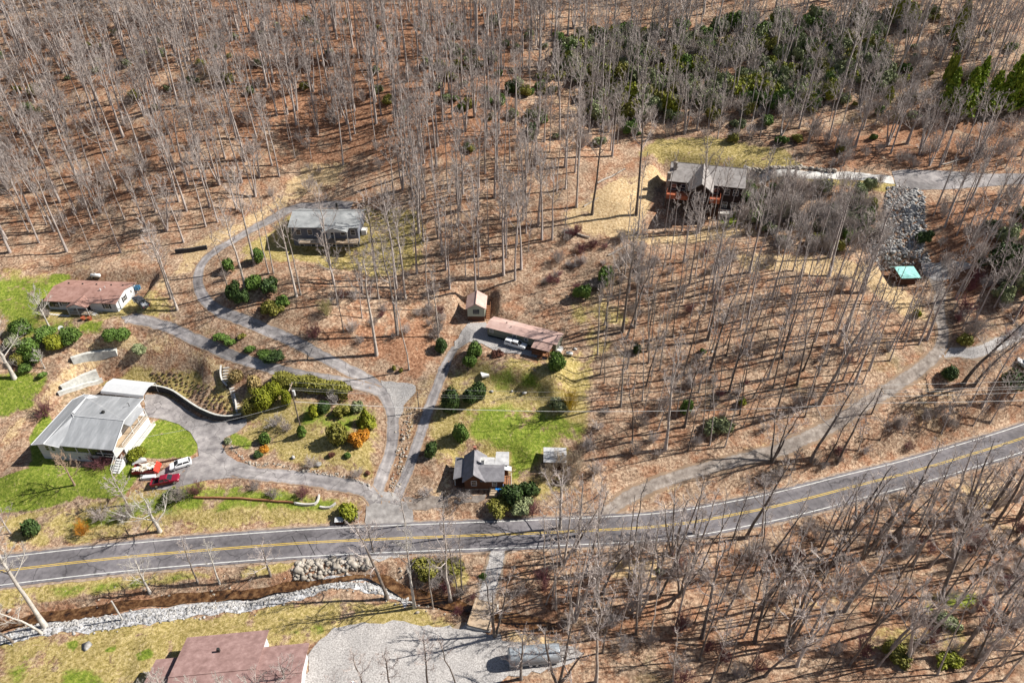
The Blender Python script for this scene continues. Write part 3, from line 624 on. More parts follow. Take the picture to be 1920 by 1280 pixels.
for L_ in ([(-5.7,-8.3,5.4),(-5.7,6.2,5.4)],[(-4.2,-.4,6.06),(7.4,-.75,6.06)],[(-5.7,.9,5.45),(-4.2,-.4,6.06)],[(-3.6,-1.2,5.5),(-4.2,-.4,6.06)],[(9.0,-8.3,4.55),(7.4,-.7,6.02),(6.3,8.0,4.55)],[(-8.9,-8.1,4.55),(-9.2,6,4.55),(-7.6,8.1,4.55)],[(-8.9,-8.15,4.5),(-5.7,-8.35,5.35),(-2.7,-8.25,4.55)]): cp.tube(L_, .085, 5)
cp.build('ridge_cap', white_metal, rf)
MB().box(1.2,1.7,1.1,1.6,5.4,6.3).build('chimney', black, rf); MB().tube([(5.2,4.6,5.2),(5.2,4.6,6.1),(5.2,4.2,6.3)],.07,6).build('vent_pipe', black, rf)
MB().slab([(6.2,-.2,4.6),(7.9,-.3,4.0),(7.8,5.4,4.0),(6.0,5.5,4.6)],.12).build('side_porch_roof', metal_roof, h)
for y in (-.1,2.6,5.3): part_box(h, 'porch_post', trim, 7.6,7.74,y-.07,y+.07,-.2,3.95)
part_box(h, 'side_wall_low', siding_w, 5.62,8.0,-4.4,5.2,-.8,1.75); part_box(h, 'side_deck', wood_tan, 5.62,8.05,-4.45,5.25,1.753,1.9); railing(h, [(8.0,-4.4,1.9),(7.9,5.2,1.9)], .95, trim); part_box(h, 'side_path', concrete, 8.1,9.5,-6.9,4.8,-.6,.25); railing(h, [(9.45,-6.8,.25),(9.45,4.7,.25)], .9, trim)
steps(h, 8.9,-7.4,-.2,1.9,1.5,2.6,'y',-1,trim,n=6); railing(h, [(8.15,-7.3,1.9),(8.15,-9.9,.2)], 1.0, trim); railing(h, [(9.65,-7.3,1.9),(9.65,-9.9,.2)], 1.0, trim)
# white carport behind it
c = empty('carport', (-88.6,121.3,4), R(-9), 'white metal carport with a bright ribbed roof behind the grey roofed house', 'carport')
b = MB()
prof = [(-2.6,2.45),(-2.3,2.95),(0,3.5),(2.3,2.95),(2.6,2.45)]
for (y0,z0),(y1,z1) in zip(prof[:-1],prof[1:]): b.slab([(-5.3,y0,z0),(5.3,y0,z0),(5.3,y1,z1),(-5.3,y1,z1)],.06)
b.build('roof', white_metal, c)
for x in (-5.1,-1.7,1.7,5.1):
    for y in (-2.45,2.45): part_box(c, 'post', trim, x-.05,x+.05,y-.05,y+.05,-.4,2.6)
part_box(c, 'wall_panel', siding_w, -5.2,-5.15,-2.3,2.3,0,2.5)

# --- olive mobile home
h = empty('mobile_home', (2.9,129.9,14), R(-23.3), 'long narrow olive mobile home with a pinkish metal roof', 'mobile home')
gwall(-8.6,8.6,-2.05,2.05,.6,2.75,3.25).build('wall', olive_wall, h)
part_box(h, 'skirting', shutter, -8.5,8.5,-1.98,1.98,-1,.6)
rf = gable(h, -8.9,8.9,-2.45,2.45,2.85,3.42, pink_metal, 'x', th=.1)
MB().tube([(-4.6,.3,3.3),(-4.6,.3,3.75)],.12,6).build('vent_pipe', black, rf); MB().tube([(-3.1,-.7,3.2),(-3.1,-.7,3.6)],.1,6).build('vent_pipe', black, rf)
for x in (-7.5,-1.6,1.3): window(h, x, 2.0, .8, .8, ('y',-1), -2.05)
MB().slab([(3.6,-4.9,2.3),(8.0,-4.9,2.3),(8.0,-2.1,2.72),(3.6,-2.1,2.72)],.1).build('porch_roof', porch_roof_m, h)
part_box(h, 'porch_deck', rust_wood, 3.7,7.9,-4.7,-2.07,.45,.6)
for x in (3.8,5.8,7.8): part_box(h, 'porch_post', dark_brown, x-.06,x+.06,-4.75,-4.63,-.6,2.28)
railing(h, [(3.75,-4.65,.6),(7.85,-4.65,.6),(7.85,-2.2,.6)], .9, rust_wood); steps(h, 5.8,-4.75,-.4,.5,1.2,1.2,'y',-1,rust_wood,n=4)
part_box(h, 'door', trim, 5.0,5.9,-2.12,-2.04,.6,2.6); window(h, 7.0, 1.9, .8, .9, ('y',-1), -2.05)
part_box(h, 'air_conditioner', white_metal, -4.4,-2.6,2.06,2.7,1.9,2.7)
part_box(h, 'end_steps', trim, 8.65,9.6,-1.6,.2,-.4,.7)

# --- tan shed
h = empty('shed', (-8.65,140.5,14), R(-1), 'small tan shed with a brown gable roof and an outside stair', 'shed')
gwall(-2.1,2.1,-2.7,2.7,1.4,3.9,5.1,'y').build('wall', tan_wall, h)
part_box(h, 'foundation', dark_brown, -2.05,2.05,-2.65,2.65,-1.2,1.4)
gable(h, -2.5,2.5,-3.1,3.1,3.75,5.25, pink_metal, 'y', cap=pink_metal)
window(h, 0, 2.75, 1.3, 1.05, ('y',-1), -2.7, frame=shutter)
steps(h, 2.75,2.4,-.3,1.5,.9,4.9,'y',-1,rust_wood,n=9); railing(h, [(3.25,2.4,1.5),(3.25,-2.6,-.3)], .9, rust_wood)
part_box(h, 'door', dark_brown, 2.1,2.16,.9,1.9,1.45,3.4)

# --- brown cabin
h = empty('cabin', (-5.7,97,3), 0, 'small brown log cabin with grey shingle gables and white tarp on its roof', 'cabin')
gwall(-3.8,.5,-3.3,3.0,.35,2.9,4.7,'y').build('wall', cabin_wood, h)
MB().box(.5,3.9,-3.3,2.2,.35,2.9).build('wall', cabin_wood, h)
part_box(h, 'foundation', stone_f, -3.75,3.85,-3.25,2.9,-1.2,.35)
gable(h, -4.2,.6,-3.9,3.4,2.85,4.95, grey_shingle, 'y', ridge=-1.9, cap=grey_shingle)
b = MB(); b.slab([(-.6,-3.85,3.0),(4.2,-3.85,3.0),(4.2,-1.3,4.3),(-1.2,-1.3,4.3)],.16); b.slab([(-1.2,-1.3,4.3),(4.2,-1.3,4.3),(4.2,.1,3.85),(-1.0,.1,3.85)],.16)
b.build('roof', grey_shingle, h)
b = MB(); b.slab([(-1.05,-.2,4.05),(2.2,-.2,4.0),(2.2,2.5,3.3),(-.6,2.5,3.5)],.08); b.slab([(2.2,-.2,4.0),(5.1,-.2,3.85),(5.1,4.4,3.0),(2.4,4.4,3.05)],.08); b.slab([(-.6,-.2,4.1),(.7,-.2,4.05),(.7,1.4,3.7),(-.9,1.4,4.0)],.06)
b.build('tarp_roof', tarp_w, h)
MB().box(2.5,4.9,.3,4.2,-.5,2.85).build('wall', cabin_wood, h)
MB().slab([(-6.1,-2.6,2.3),(-3.5,-2.2,3.0),(-3.5,2.6,3.0),(-6.0,3.6,2.3)],.14).build('porch_roof', grey_shingle, h)
for y in (-2.3,.4,3.2): part_box(h, 'porch_post', trim, -5.85,-5.73,y-.06,y+.06,-.6,2.25)
part_box(h, 'porch_deck', dark_brown, -5.9,-3.82,-2.5,3.3,-.5,.3)
window(h, -1.9, 1.95, .95, 1.25, ('y',-1), -3.3)
MB().box(-.5,.1,-.15,.45,3.6,5.2).box(-.62,.22,-.27,.57,5.2,5.32).build('chimney', grey_block, h); MB().box(-2.2,-1.6,3.0,3.55,-.5,5.6).build('chimney', brick, h)
part_box(h, 'side_deck', rust_wood, 4.0,5.6,-3.3,.25,.2,.35); railing(h, [(5.55,-3.2,.35),(5.55,.2,.35)], .9, trim)
for y in (-3.2,-.1): part_box(h, 'porch_post', trim, 5.0,5.1,y-.05,y+.05,.35,2.9)
MB().slab([(4.2,-1.2,3.6),(5.6,-1.2,3.2),(5.6,.1,3.1),(4.2,.1,3.6)],.08).build('side_porch_roof', white_metal, h)
window(h, 2.2, 1.7, .8, .9, ('y',-1), -3.3); part_box(h, 'door', dark_brown, 2.9,3.7,-3.36,-3.28,.4,2.3)
s = empty('wooden_steps', (*at(925,921)[:2], H1(*at(925,921)[:2])), 0, 'short flight of weathered wooden steps in front of the brown cabin', 'steps')
steps(s, 0,1.2,0,1.1,1.5,2.4,'y',-1,wood_tan,'treads',5)
p = at(936,917); b = MB(); b.box(-.85,.85,-.7,1.1,-.1,.75)
o = b.build('covered_pile', blue_tarp, None, .25); o.location = (p[0],p[1],p[2]); tag(o, 'bright blue tarp covering a pile at the corner of the brown cabin', 'tarp')
# pale roofed shed right of the cabin
p = at(1040,866); h = empty('shed', (p[0],p[1],p[2]), R(-2), 'low shed with a pale flat metal roof behind the bare bush near the cabin', 'shed')
part_box(h, 'wall', dark_brown, -2.1,2.1,-1.7,1.7,-1,1.9); MB().slab([(-2.4,-2,1.95),(2.4,-2,1.95),(2.4,2,2.3),(-2.4,2,2.3)],.1).build('roof', tarp_w, h)
part_box(h, 'door', wood_tan, -.5,.5,-1.77,-1.69,-.2,1.7)

# --- upper house
h = empty('house', (-48.5,164.5,26), R(-1), 'grey roofed house with a dark slate front at the top of the long drive', 'house')
gwall(-8.2,8.8,-5.6,4.2,-4,2.9,4.6,'x',ridge=-.5).build('wall', navy_wall, h)
gable(h, -8.8,9.4,-6.4,4.8,3.0,4.85, old_grey, 'x', ridge=-.4, cap=old_grey)
b = MB(); b.slab([(.3,-8.2,2.7),(3.4,-8.2,3.6),(3.4,-4.6,3.6),(.3,-5.6,2.95)],.14); b.slab([(3.4,-8.2,3.6),(6.9,-8.2,2.7),(6.9,-5.6,2.95),(3.4,-4.6,3.6)],.14); pr = b.build('porch_roof', old_grey, h)
MB().prism([(.5,2.55),(6.7,2.55),(3.4,3.42)],'y',-8.1,-7.98).build('gable_board', siding_d, pr)
for x in (.5,3.4,6.7): part_box(h, 'porch_post', trim, x-.08,x+.08,-8.1,-7.94,-3.5,2.6)
part_box(h, 'porch_deck', wood_tan, -6,9,-8.4,-5.62,-.6,-.4); railing(h, [(-6,-8.3,-.4),(.3,-8.3,-.4)], .95, trim); railing(h, [(6.9,-8.3,-.4),(9,-8.3,-.4)], .95, trim)
for x in (-6.5,-3.5,2.0,5.0,7.6): window(h, x, 1.3, 1.1, 1.4, ('y',-1), -5.6); window(h, x+.3, -2.2, 1.0, 1.1, ('y',-1), -5.6)
part_box(h, 'door', trim, .8,1.8,-5.67,-5.59,-.4,1.8)
MB().box(2.0,2.5,1.9,2.4,3.4,5.9).build('chimney', black, h)
part_box(h, 'planter_box', concrete, 9.2,10.5,-3.4,-1.6,-1.5,.8)

# --- lodge
h = empty('house', (54,174,30), R(-15), 'large dark lodge with a taupe roof and red stained deck on the right hillside', 'house')
gwall(-11,7.7,-4.3,7.6,-4,5.6,7.9,'x',ridge=2.6).build('wall', lodge_wall, h)
gable(h, -11.6,8.3,-4.95,8.2,5.7,8.15, taupe_shingle, 'x', ridge=2.6, cap=taupe_shingle)
gwall(-5.4,-.4,-10.2,2.4,-4,6.0,8.35,'y').build('wall', lodge_wall, h)
b = MB(); b.slab([(-6.1,-10.9,5.95),(-2.9,-12,8.65),(-2.9,2.6,8.65),(-6.1,-2,5.95)],.16); b.slab([(-2.9,-12,8.65),(.3,-10.9,5.95),(.3,-2,5.95),(-2.9,2.6,8.65)],.16); b.build('front_roof', taupe_shingle, h)
MB().box(-10.8,-9.8,-.6,.4,4,9.2).build('chimney', stone_f, h); MB().box(-12,-11.02,-4.4,-3.2,-3,7.6).build('chimney', stone_f, h)
for x0,x1 in ((-11.4,-5.5),(-.3,2.4)):
    part_box(h, 'deck', red_deck, x0,x1,-8.6,-4.35,2.7,2.9); railing(h, [(x0,-4.4,2.9),(x0,-8.5,2.9),(x1,-8.5,2.9)] if x0 < -5 else [(x0,-8.5,2.9),(x1,-8.5,2.9),(x1,-4.4,2.9)], 1.05, red_deck, sp=.22)
    part_box(h, 'deck_skirt', red_deck, x0,x1,-8.66,-8.6,2.3,3.5)
    for k in range(3): x = x0+.15+(x1-x0-.3)*k/2; part_box(h, 'deck_post', dark_brown, x-.12,x+.12,-8.5,-8.26,-5,2.7)
for x in (-9.8,-7.4,1.2,4.0,6.2): window(h, x, 4.0, 1.2, 1.5, ('y',-1), -4.3); window(h, x, 0.4, 1.1, 1.4, ('y',-1), -4.3)
window(h, -3.9, 4.3, 1.1, 2.2, ('y',-1), -10.2); window(h, -1.9, 4.3, 1.1, 2.2, ('y',-1), -10.2); window(h, -2.9, .6, 1.8, 1.6, ('y',-1), -10.2)
part_box(h, 'terrace', concrete, 2.6,6.4,-7.5,-4.35,-1.6,-.8); railing(h, [(2.6,-7.4,-.8),(6.4,-7.4,-.8),(6.4,-4.5,-.8)], 1.0, wood_tan)

# --- teal roof shelter
h = empty('shelter', (97.6,147.2,20), R(3), 'little shelter with a pale teal metal roof at the end of the rock slope', 'shelter')
part_box(h, 'wall', dark_brown, -2,2,-2.3,2.3,-2.2,2.3)
gable(h, -2.5,2.5,-2.9,2.9,2.3,3.2, teal_roof, 'x', ridge=1.2, th=.1)
part_box(h, 'door', wood_tan, 2.0,2.06,-.5,.5,-1,1.2)

# --- maroon roofed house at the bottom edge
h = empty('house', (-45,56,-.3), R(6), 'big house under a maroon shingle roof with white gables at the bottom edge', 'house')
gwall(-7,5.0,-8.2,6.2,-.3,3.2,5.3,'x',ridge=-.9).build('wall', siding_w, h)
gable(h, -7.6,5.5,-9,6.9,3.3,5.6, maroon_shingle, 'x', ridge=-1, cap=maroon_shingle)
gwall(5.0,11.8,-7.5,3.2,-.3,3.1,4.7,'x',ridge=-2.1).build('wall', siding_w, h)
gable(h, 5.02,12.4,-8,4.0,3.1,5.0, maroon_shingle, 'x', ridge=-2, cap=maroon_shingle)
gwall(-11,-7.02,-6.5,3.0,-.3,3.0,4.4,'x',ridge=-1.7).build('wall', siding_d, h)
gable(h, -11.6,-7.62,-7.2,3.7,3.05,4.7, maroon_shingle, 'x', ridge=-1.7)
part_box(h, 'back_door_stoop', trim, 5.6,7.4,3.25,4.6,.1,.3); railing(h, [(7.4,4.5,.3),(5.6,4.5,.3)], .9, trim)
for x in (-4,0,3): window(h, x, 1.6, 1.1, 1.2, ('y',1), 6.2)
window(h, -3, 1.8, 1, 1.2, ('x',1), 11.8)
MB().box(-1.6,-1.2,3.0,3.4,4.2,5.2).build('chimney', black, h)
part_box(h, 'back_step', wood_tan, -8.4,-7.7,3.8,5.2,-.2,.5)
# ------------------------------------------------------------------ vehicles
tyre_m = mat('tyre_rubber', [(.015,.015,.015),(.03,.03,.03)], 3, .9); rim_m = mat('alloy_rim', [(.45,.45,.47),(.55,.55,.57)], 3, .35, metal=.6)
lamp_m = mat('headlamp', [(.75,.75,.72)], 1, .2); tail_m = mat('tail_lamp', [(.35,.01,.01)], 1, .3)
def paint_m(n, c): return mat(n, [tuple(v*.92 for v in c), c], .6, .28, spec=.5)
def hull8(mb, b, t):
    """frustum: b,t = (x0,x1,halfwidth,z)"""
    v = [(b[0],-b[2],b[3]),(b[1],-b[2],b[3]),(b[1],b[2],b[3]),(b[0],b[2],b[3]),(t[0],-t[2],t[3]),(t[1],-t[2],t[3]),(t[1],t[2],t[3]),(t[0],t[2],t[3])]
    return mb.add(v, [(0,3,2,1),(4,5,6,7),(0,1,5,4),(1,2,6,5),(2,3,7,6),(3,0,4,7)])
def wheels(o, xs, w, r):
    for x in xs:
        for s in (-1,1):
            t = empty('wheel', (x, s*w, r)); t.parent = o
            MB().wheel((0,0,0), r, .22, 'y', 16).build('tyre', tyre_m, t, .03); MB().wheel((0,s*.06,0), r*.62, .16, 'y', 12).build('rim', rim_m, t)
def lights(o, xf, xr, w, z):
    for s in (-1,1):
        MB().box(xf-.1,xf+.03,s*w-.17,s*w+.17,z-.08,z+.09).build('headlight', lamp_m, o, .02); MB().box(xr-.03,xr+.08,s*w-.12,s*w+.12,z-.1,z+.16).build('tail_light', tail_m, o, .02)
def place(px, py, yaw, label, cat, name, dz=.07):
    p = at(px, py); o = empty(name, (p[0],p[1],p[2]+dz), yaw, label, cat)
    # lie along the slope
    e = 1.3; gx = (H1(p[0]+e*math.cos(yaw), p[1]+e*math.sin(yaw))-H1(p[0]-e*math.cos(yaw), p[1]-e*math.sin(yaw)))/(2*e)
    o.rotation_euler = (0, -math.atan(gx), yaw); return o
def hatchback(px, py, yaw, body, label):
    o = place(px, py, yaw, label, 'car', 'parked_car')
    MB().prism([(-2.12,.42),(-1.9,.3),(1.95,.28),(2.16,.45),(2.16,.68),(1.95,.88),(1.05,1.0),(-2.0,1.06),(-2.16,.8)],'y',-.88,.88).build('body', body, o, .09, True)
    g = MB(); hull8(g, (-2.02,1.18,.82,.98),(-1.62,.28,.64,1.46)); gl = g.build('windows', glass, o, .05)
    r = MB(); hull8(r, (-1.70,.34,.655,1.435),(-1.5,.1,.55,1.53)); r.build('roof', body, o, .04, True)
    p = MB()
    for s in (-1,1):
        for (a,b) in ((1.12,.27),(-.45,-.5),(-1.95,-1.6)): p.tube([(a,s*.815,1.0),(b,s*.65,1.46)], .05, 5)
        p.box(.85,1.0,s*.88-.12,s*.88+.12,.98,1.12)
    p.build('pillars', body, o); wheels(o, (-1.3,1.32), .78, .33); lights(o, 2.08, -2.1, .62, .72)
    return o
def pickup(px, py, yaw, body, label, canopy=False, scale=1.0, load=None):
    o = place(px, py, yaw, label, 'pickup truck', 'parked_pickup'); o.scale = (scale,)*3
    MB().prism([(2.72,.5),(2.78,.85),(2.62,1.08),(1.4,1.16),(-.95,1.16),(-.95,.42),(2.55,.40)],'y',-.93,.93).build('body', body, o, .09, True)
    b = MB(); b.box(-2.75,-.97,-.93,.93,.45,.62).box(-2.75,-.97,-.93,-.84,.62,1.16).box(-2.75,-.97,.84,.93,.62,1.16).box(-2.8,-2.70,-.84,.84,.55,1.14)
    b.build('bed', body, o, .02)
    g = MB(); hull8(g, (-.93,1.45,.86,1.14),(-.78,.62,.68,1.74)); g.build('windows', glass, o, .05)
    r = MB(); hull8(r, (-.85,.70,.70,1.71),(-.7,.5,.6,1.82)); r.build('roof', body, o, .04, True)
    p = MB()
    for s in (-1,1):
        for (a,c) in ((1.4,.62),(.2,.1),(-.9,-.78)): p.tube([(a,s*.86,1.15),(c,s*.69,1.74)], .05, 5)
        p.box(1.05,1.2,s*.95-.13,s*.95+.13,1.12,1.3)
    p.build('pillars', body, o); wheels(o, (-1.75,1.75), .82, .38); lights(o, 2.72, -2.78, .7, .85)
    if canopy:
        c = MB(); hull8(c, (-2.72,-.98,.9,1.17),(-2.6,-1.02,.72,1.76)); cc = c.build('canopy', body, o, .05, True)
        for s in (-1,1): MB().add([(-2.5,s*.868,1.32),(-1.2,s*.868,1.32),(-1.25,s*.79,1.6),(-2.45,s*.79,1.6)], [(0,1,2,3) if s < 0 else (3,2,1,0)]).build('canopy_window', glass, cc)
    else: MB().box(-2.68,-1.0,-.82,.82,.625,.66).build('bed_liner', shutter, o)
    if load: MB().box(-2.5,-1.3,-.6,.1,.67,1.0,.2).box(-2.1,-1.2,.1,.7,.67,1.25).build('bed_load', load, o)
    return o
white_p, red_p = paint_m('white_car_paint', (.80,.81,.82)), paint_m('red_car_paint', (.24,.012,.032))
grey_p, silver_p = paint_m('dark_grey_car_paint', (.07,.075,.085)), paint_m('silver_car_paint', (.55,.56,.58))
hatchback(340, 874, R(206), white_p, 'white hatchback parked on the loop drive near the grey roofed house')
pickup(313, 905, R(11), red_p, 'red pickup truck with an open bed parked beside the drive edge')
pickup(967, 650, R(-24), white_p, 'white pickup with a closed white canopy in front of the olive mobile home', True, .95)
pickup(266, 571, R(140), grey_p, 'dark grey pickup with an open bed beside the white gable of the brown roofed house', load=silver_p)
hatchback(1917, 688, R(150), silver_p, 'silver car cut by the right edge of the picture')
# loaded red trailer
t = place(275, 884, R(9), 'red utility trailer piled with pale scrap boards', 'trailer', 'utility_trailer')
red_m = mat('bright_red_paint', [(.60,.03,.015),(.75,.05,.03)], 1, .5)
MB().box(-2.3,2.0,-1.25,1.25,.55,.7).box(-2.3,2.0,-1.25,-1.18,.7,1.25).box(-2.3,2.0,1.18,1.25,.7,1.25).box(-2.3,-2.22,-1.18,1.18,.7,1.2).build('bed', mat('dark_red_paint',[(.16,.015,.015)],1,.6), t)
MB().prism([(2.0,.5),(2.75,.5),(2.75,.8),(2.0,1.5)],'y',-1.3,1.3).build('front_wall', red_m, t, .04)
ld_ = MB()
for i in range(46): x, y = random.uniform(-2.0,1.6), random.uniform(-.95,.95); l = random.uniform(.25,.8); ld_.box(x-l,x+l,y-.12,y+.12,.7+random.uniform(.3,.65),.7+random.uniform(.66,.85),random.uniform(-.9,.9))
ld_.build('scrap_load', mat('pale_scrap', [(.30,.24,.16),(.62,.58,.50),(.80,.78,.74)], 1.3, .8, contrast=.12), t)
wheels(t, (-.6,.3), 1.3, .36); MB().tube([(2.75,0,.55),(3.6,0,.5)], .06, 6).build('hitch', black, t)
t = place(283, 897, R(9), 'long white storage box lying beside the red trailer', 'box', 'storage_box')
MB().box(-1.4,1.0,-.42,.42,0,.62).build('box_body', white_metal, t, .05); MB().box(-1.45,1.05,-.46,.46,.62,.72).build('lid', white_metal, t, .03); MB().box(-1.9,-1.42,-.3,.3,.05,.5).build('end_cap', concrete, t, .08)
t = place(262, 867, R(30), 'crumpled white tarp bundle beside the green shrub by the steps', 'tarp', 'tarp_bundle')
MB().prism([(-1.5,0),(1.4,0),(1.2,.6),(.5,.9),(-.6,.5),(-1.3,.35)],'y',-.45,.45).build('tarp', tarp_w, t, .15, True)
# long silver covered trailer at the bottom
t = place(1000, 1236, R(7), 'long silver tarp covered trailer under bare trees at the bottom edge', 'trailer', 'covered_trailer')
prof = [(-1.35,.5),(1.35,.5),(1.4,1.6),(1.15,2.5),(.6,2.9),(0,3.0),(-.6,2.9),(-1.15,2.5),(-1.4,1.6)]
MB().prism(prof,'x',-4.2,4.2).build('cover', mat('silver_tarp', [(.13,.15,.175),(.25,.28,.31),(.42,.455,.485)], .6, .35, .12, 4, spec=.5, stretch=(.5,2,1), contrast=.2), t, .25, True)
wheels(t, (-.6,.4), 1.2, .38); MB().tube([(4.2,0,.6),(5.6,0,.5)], .07, 6).build('hitch', black, t)

# ------------------------------------------------------------------ poles and wires
pole_m = mat('pole_wood', [(.10,.08,.065),(.19,.155,.13)], 1.5, .85); grey_metal = mat('grey_metal', [(.42,.43,.44),(.55,.56,.57)], 2, .4)
def height_for(p, ytop):
    lo, hi = 0, 40
    for _ in range(40):
        m_ = (lo+hi)/2; q = np.array([p[0],p[1],p[2]+m_-CAMZ]); dep = q[1]*math.cos(PITCH)-q[2]*math.sin(PITCH); dn = -q[2]*math.cos(PITCH)-q[1]*math.sin(PITCH)
        if 640+FOC*dn/dep > ytop: lo = m_
        else: hi = m_
    return lo
def pole(px, py, ytop, label, arms=True, r=.17, m=pole_m, name='utility_pole', trans=False):
    p = at(px, py); hh = height_for(p, ytop); o = empty(name, tuple(p), 0, label, 'utility pole' if arms else 'pole')
    MB().tube([(0,0,-.8),(0,0,hh)], [r,r*.7], 8).build('pole', m, o)
    if arms:
        MB().box(-.07,.07,-1.3,1.3,hh-.55,hh-.4).build('crossarm', wood_tan, o)
        for y in (-1.2,-.5,1.2): MB().tube([(0,y,hh-.4),(0,y,hh-.2)], .06, 6).build('insulator', trim, o)
        MB().tube([(.0,0,hh-.5),(0,0,hh+.25)],.05,6).build('top_pin', trim, o)
    if trans: MB().tube([(.42,-.1,hh-2.6),(.42,-.1,hh-1.3)], .3, 10).build('transformer', grey_metal, o, .04)
    return p, hh
PL, hL = pole(567, 815, 722, 'utility pole with a crossarm and a grey transformer in the loop garden', trans=True)
PR, hR = pole(1634, 776, 727, 'utility pole with a crossarm beside the gravel lane on the right')
PD, hD = pole(786, 770, 733, 'short dark pole without crossarm between the two drives', False, .13)
wire_m = mat('bright_cable', [(.55,.55,.54),(.68,.68,.67)], 1, .5); wire_d = mat('thin_wire', [(.30,.30,.30)], 1, .5)
def wire(a, b, sag, r, m, label, ext=1.0, n=28):
    a, b = Vector(a), Vector(b); b = a+(b-a)*ext; mb = MB()
    mb.tube([a.lerp(b,t/n)-Vector((0,0,sag*4*(t/n)*(1-t/n))) for t in range(n+1)], r, 4)
    return tag(mb.build('overhead_wire', m), label, 'cable')
top = lambda P,h,y,dz: (P[0],P[1]+y,P[2]+h+dz)
FR = (PR[0]+120, PR[1]+4, PR[2]+12); FL = (PL[0]-110, PL[1]-14, PL[2]+3)
for k,y in enumerate((-1.2,-.5,1.2)):
    wire(top(PL,hL,y,-.2), top(PR,hR,y,-.2), 2.4, .02, wire_d, ['nearest','middle','farthest'][k]+' thin wire of the three strung between the two utility poles')
    wire(top(PR,hR,y,-.2), (FR[0],FR[1]+y,FR[2]+.4), 1.5, .026, wire_m, ['nearest','middle','farthest'][k]+' of the three top wires running right from the right utility pole')
wire(top(PL,hL,0,-4.4), top(PR,hR,0,-4.2), 2.6, .045, wire_m, 'thick bright cable crossing the lawn between the two utility poles')
wire(top(PR,hR,0,-2.4), (FR[0],FR[1],FR[2]-2), 1.4, .03, wire_m, 'single upper cable right of the right utility pole')
wire(top(PR,hR,0,-4.2), (FR[0],FR[1],FR[2]-5), 1.6, .04, wire_m, 'lowest thick cable running right from the right utility pole')
wire(top(PL,hL,0,-4.6), (-78.5,103,8.2), .8, .03, wire_m, 'service cable from the left pole to the grey metal roof')
wire(top(PL,hL,0,-1.0), top(PD,hD,0,-.1), .8, .02, wire_d, 'slack service wire from the left utility pole to the short dark pole')

# ------------------------------------------------------------------ walls, fences, steps
def wall(px, h_, th, m, label, cat='retaining wall', name='retaining_wall', cap=None, base=.6, level=0):
    L = catmull(pxl(px)[:,:2], .8); T = np.gradient(L,axis=0); T /= np.linalg.norm(T,axis=1)[:,None]; Nn = np.stack([-T[:,1],T[:,0]],1)
    z = hgt(L); 
    if level: z = z*(1-level)+z.mean()*level
    o = empty(name, (L[0,0],L[0,1],z[0]), 0, label, cat); b = MB(); k = len(L); vs = []
    for a,n,zz in zip(L,Nn,z):
        for s,dz in ((-1,-base),(1,-base),(1,h_),(-1,h_)): vs.append((a[0]+n[0]*s*th/2-L[0,0], a[1]+n[1]*s*th/2-L[0,1], zz+dz-z[0]))
    fs = [(i*4+j, i*4+(j+1)%4, i*4+4+(j+1)%4, i*4+4+j) for i in range(k-1) for j in range(4)]+[(3,2,1,0),tuple(range(k*4-4,k*4))]
    b.add(vs, fs).build('wall_face', m, o)
    if cap:
        b = MB(); vs = [(v[0],v[1],v[2]) for v in vs]; cv = []
        for i in range(k):
            n = Nn[i]; c = L[i]-L[0]; zz = z[i]-z[0]+h_
            for s,dz in ((-1,.003),(1,.003),(1,.12),(-1,.12)): cv.append((c[0]+n[0]*s*(th/2+.02), c[1]+n[1]*s*(th/2+.02), zz+dz))
        b.add(cv, fs).build('coping', cap, o)
    return o
wall([(136,678),(165,671),(195,666),(220,660)], 1.3, .9, grey_block, 'upper pale block retaining wall on the bank above the grey roofed house', level=.9, base=1.5)
wall([(116,729),(140,720),(165,712),(186,706)], 1.5, .9, grey_block, 'lower pale block retaining wall with a stepped front beside the carport', level=.9, base=1.5)
wall([(110,740),(140,730),(168,721),(193,713)], .75, .7, grey_block, 'low front course of the stepped pale block wall')
wall([(232,731),(272,733),(295,733),(325,741),(350,757),(375,773),(400,784),(425,789),(455,785)], 1.6, .35, dark_wall, 'curved dark retaining wall with a pale cap around the loop drive', cap=grey_block, level=.35)
wall([(330,475),(350,473),(370,470),(389,467)], 1.1, .5, dark_wall, 'short dark timber wall at the hairpin of the upper drive')
wall([(364,933),(410,934),(450,935),(500,939),(550,943)], .45, .25, rust_wood, 'long low timber edging on the grass bank above the road', 'edging', 'timber_edging')
wall([(552,944),(572,947),(590,946),(597,938),(599,929)], .5, .3, concrete, 'pale curved kerb end of the timber edging', 'kerb', 'stone_kerb')
wall([(600,951),(618,952),(630,944)], .4, .3, concrete, 'short pale kerb beside the rounded bush', 'kerb', 'stone_kerb')
wall([(416,690),(415,703),(418,717),(427,728)], .8, .3, dark_wall, 'dark side wall of the garden stair', 'wall', 'stair_wall', cap=concrete)
wall([(440,742),(443,757),(445,775)], .7, .3, concrete, 'pale low side wall at the foot of the garden stair', 'wall', 'stair_wall')
wall([(300,868),(330,862),(358,859)], .4, .2, dark_brown, 'dark timber edge of the round lawn behind the white car', 'edging', 'timber_edging')
def stair(px, w, n, label):
    L = pxl(px); o = empty('garden_stair', tuple(L[0]), 0, label, 'stair'); b = MB()
    for k in range(n):
        p = L[0]+(L[-1]-L[0])*k/(n-1); z = H1(p[0],p[1]); a = math.atan2(L[-1][1]-L[0][1], L[-1][0]-L[0][0])-math.pi/2
        b.box(p[0]-L[0][0]-w/2, p[0]-L[0][0]+w/2, p[1]-L[0][1]-.13, p[1]-L[0][1]+.13, z-L[0][2]-.3, z-L[0][2]+.18, a)
    b.build('treads', concrete, o)
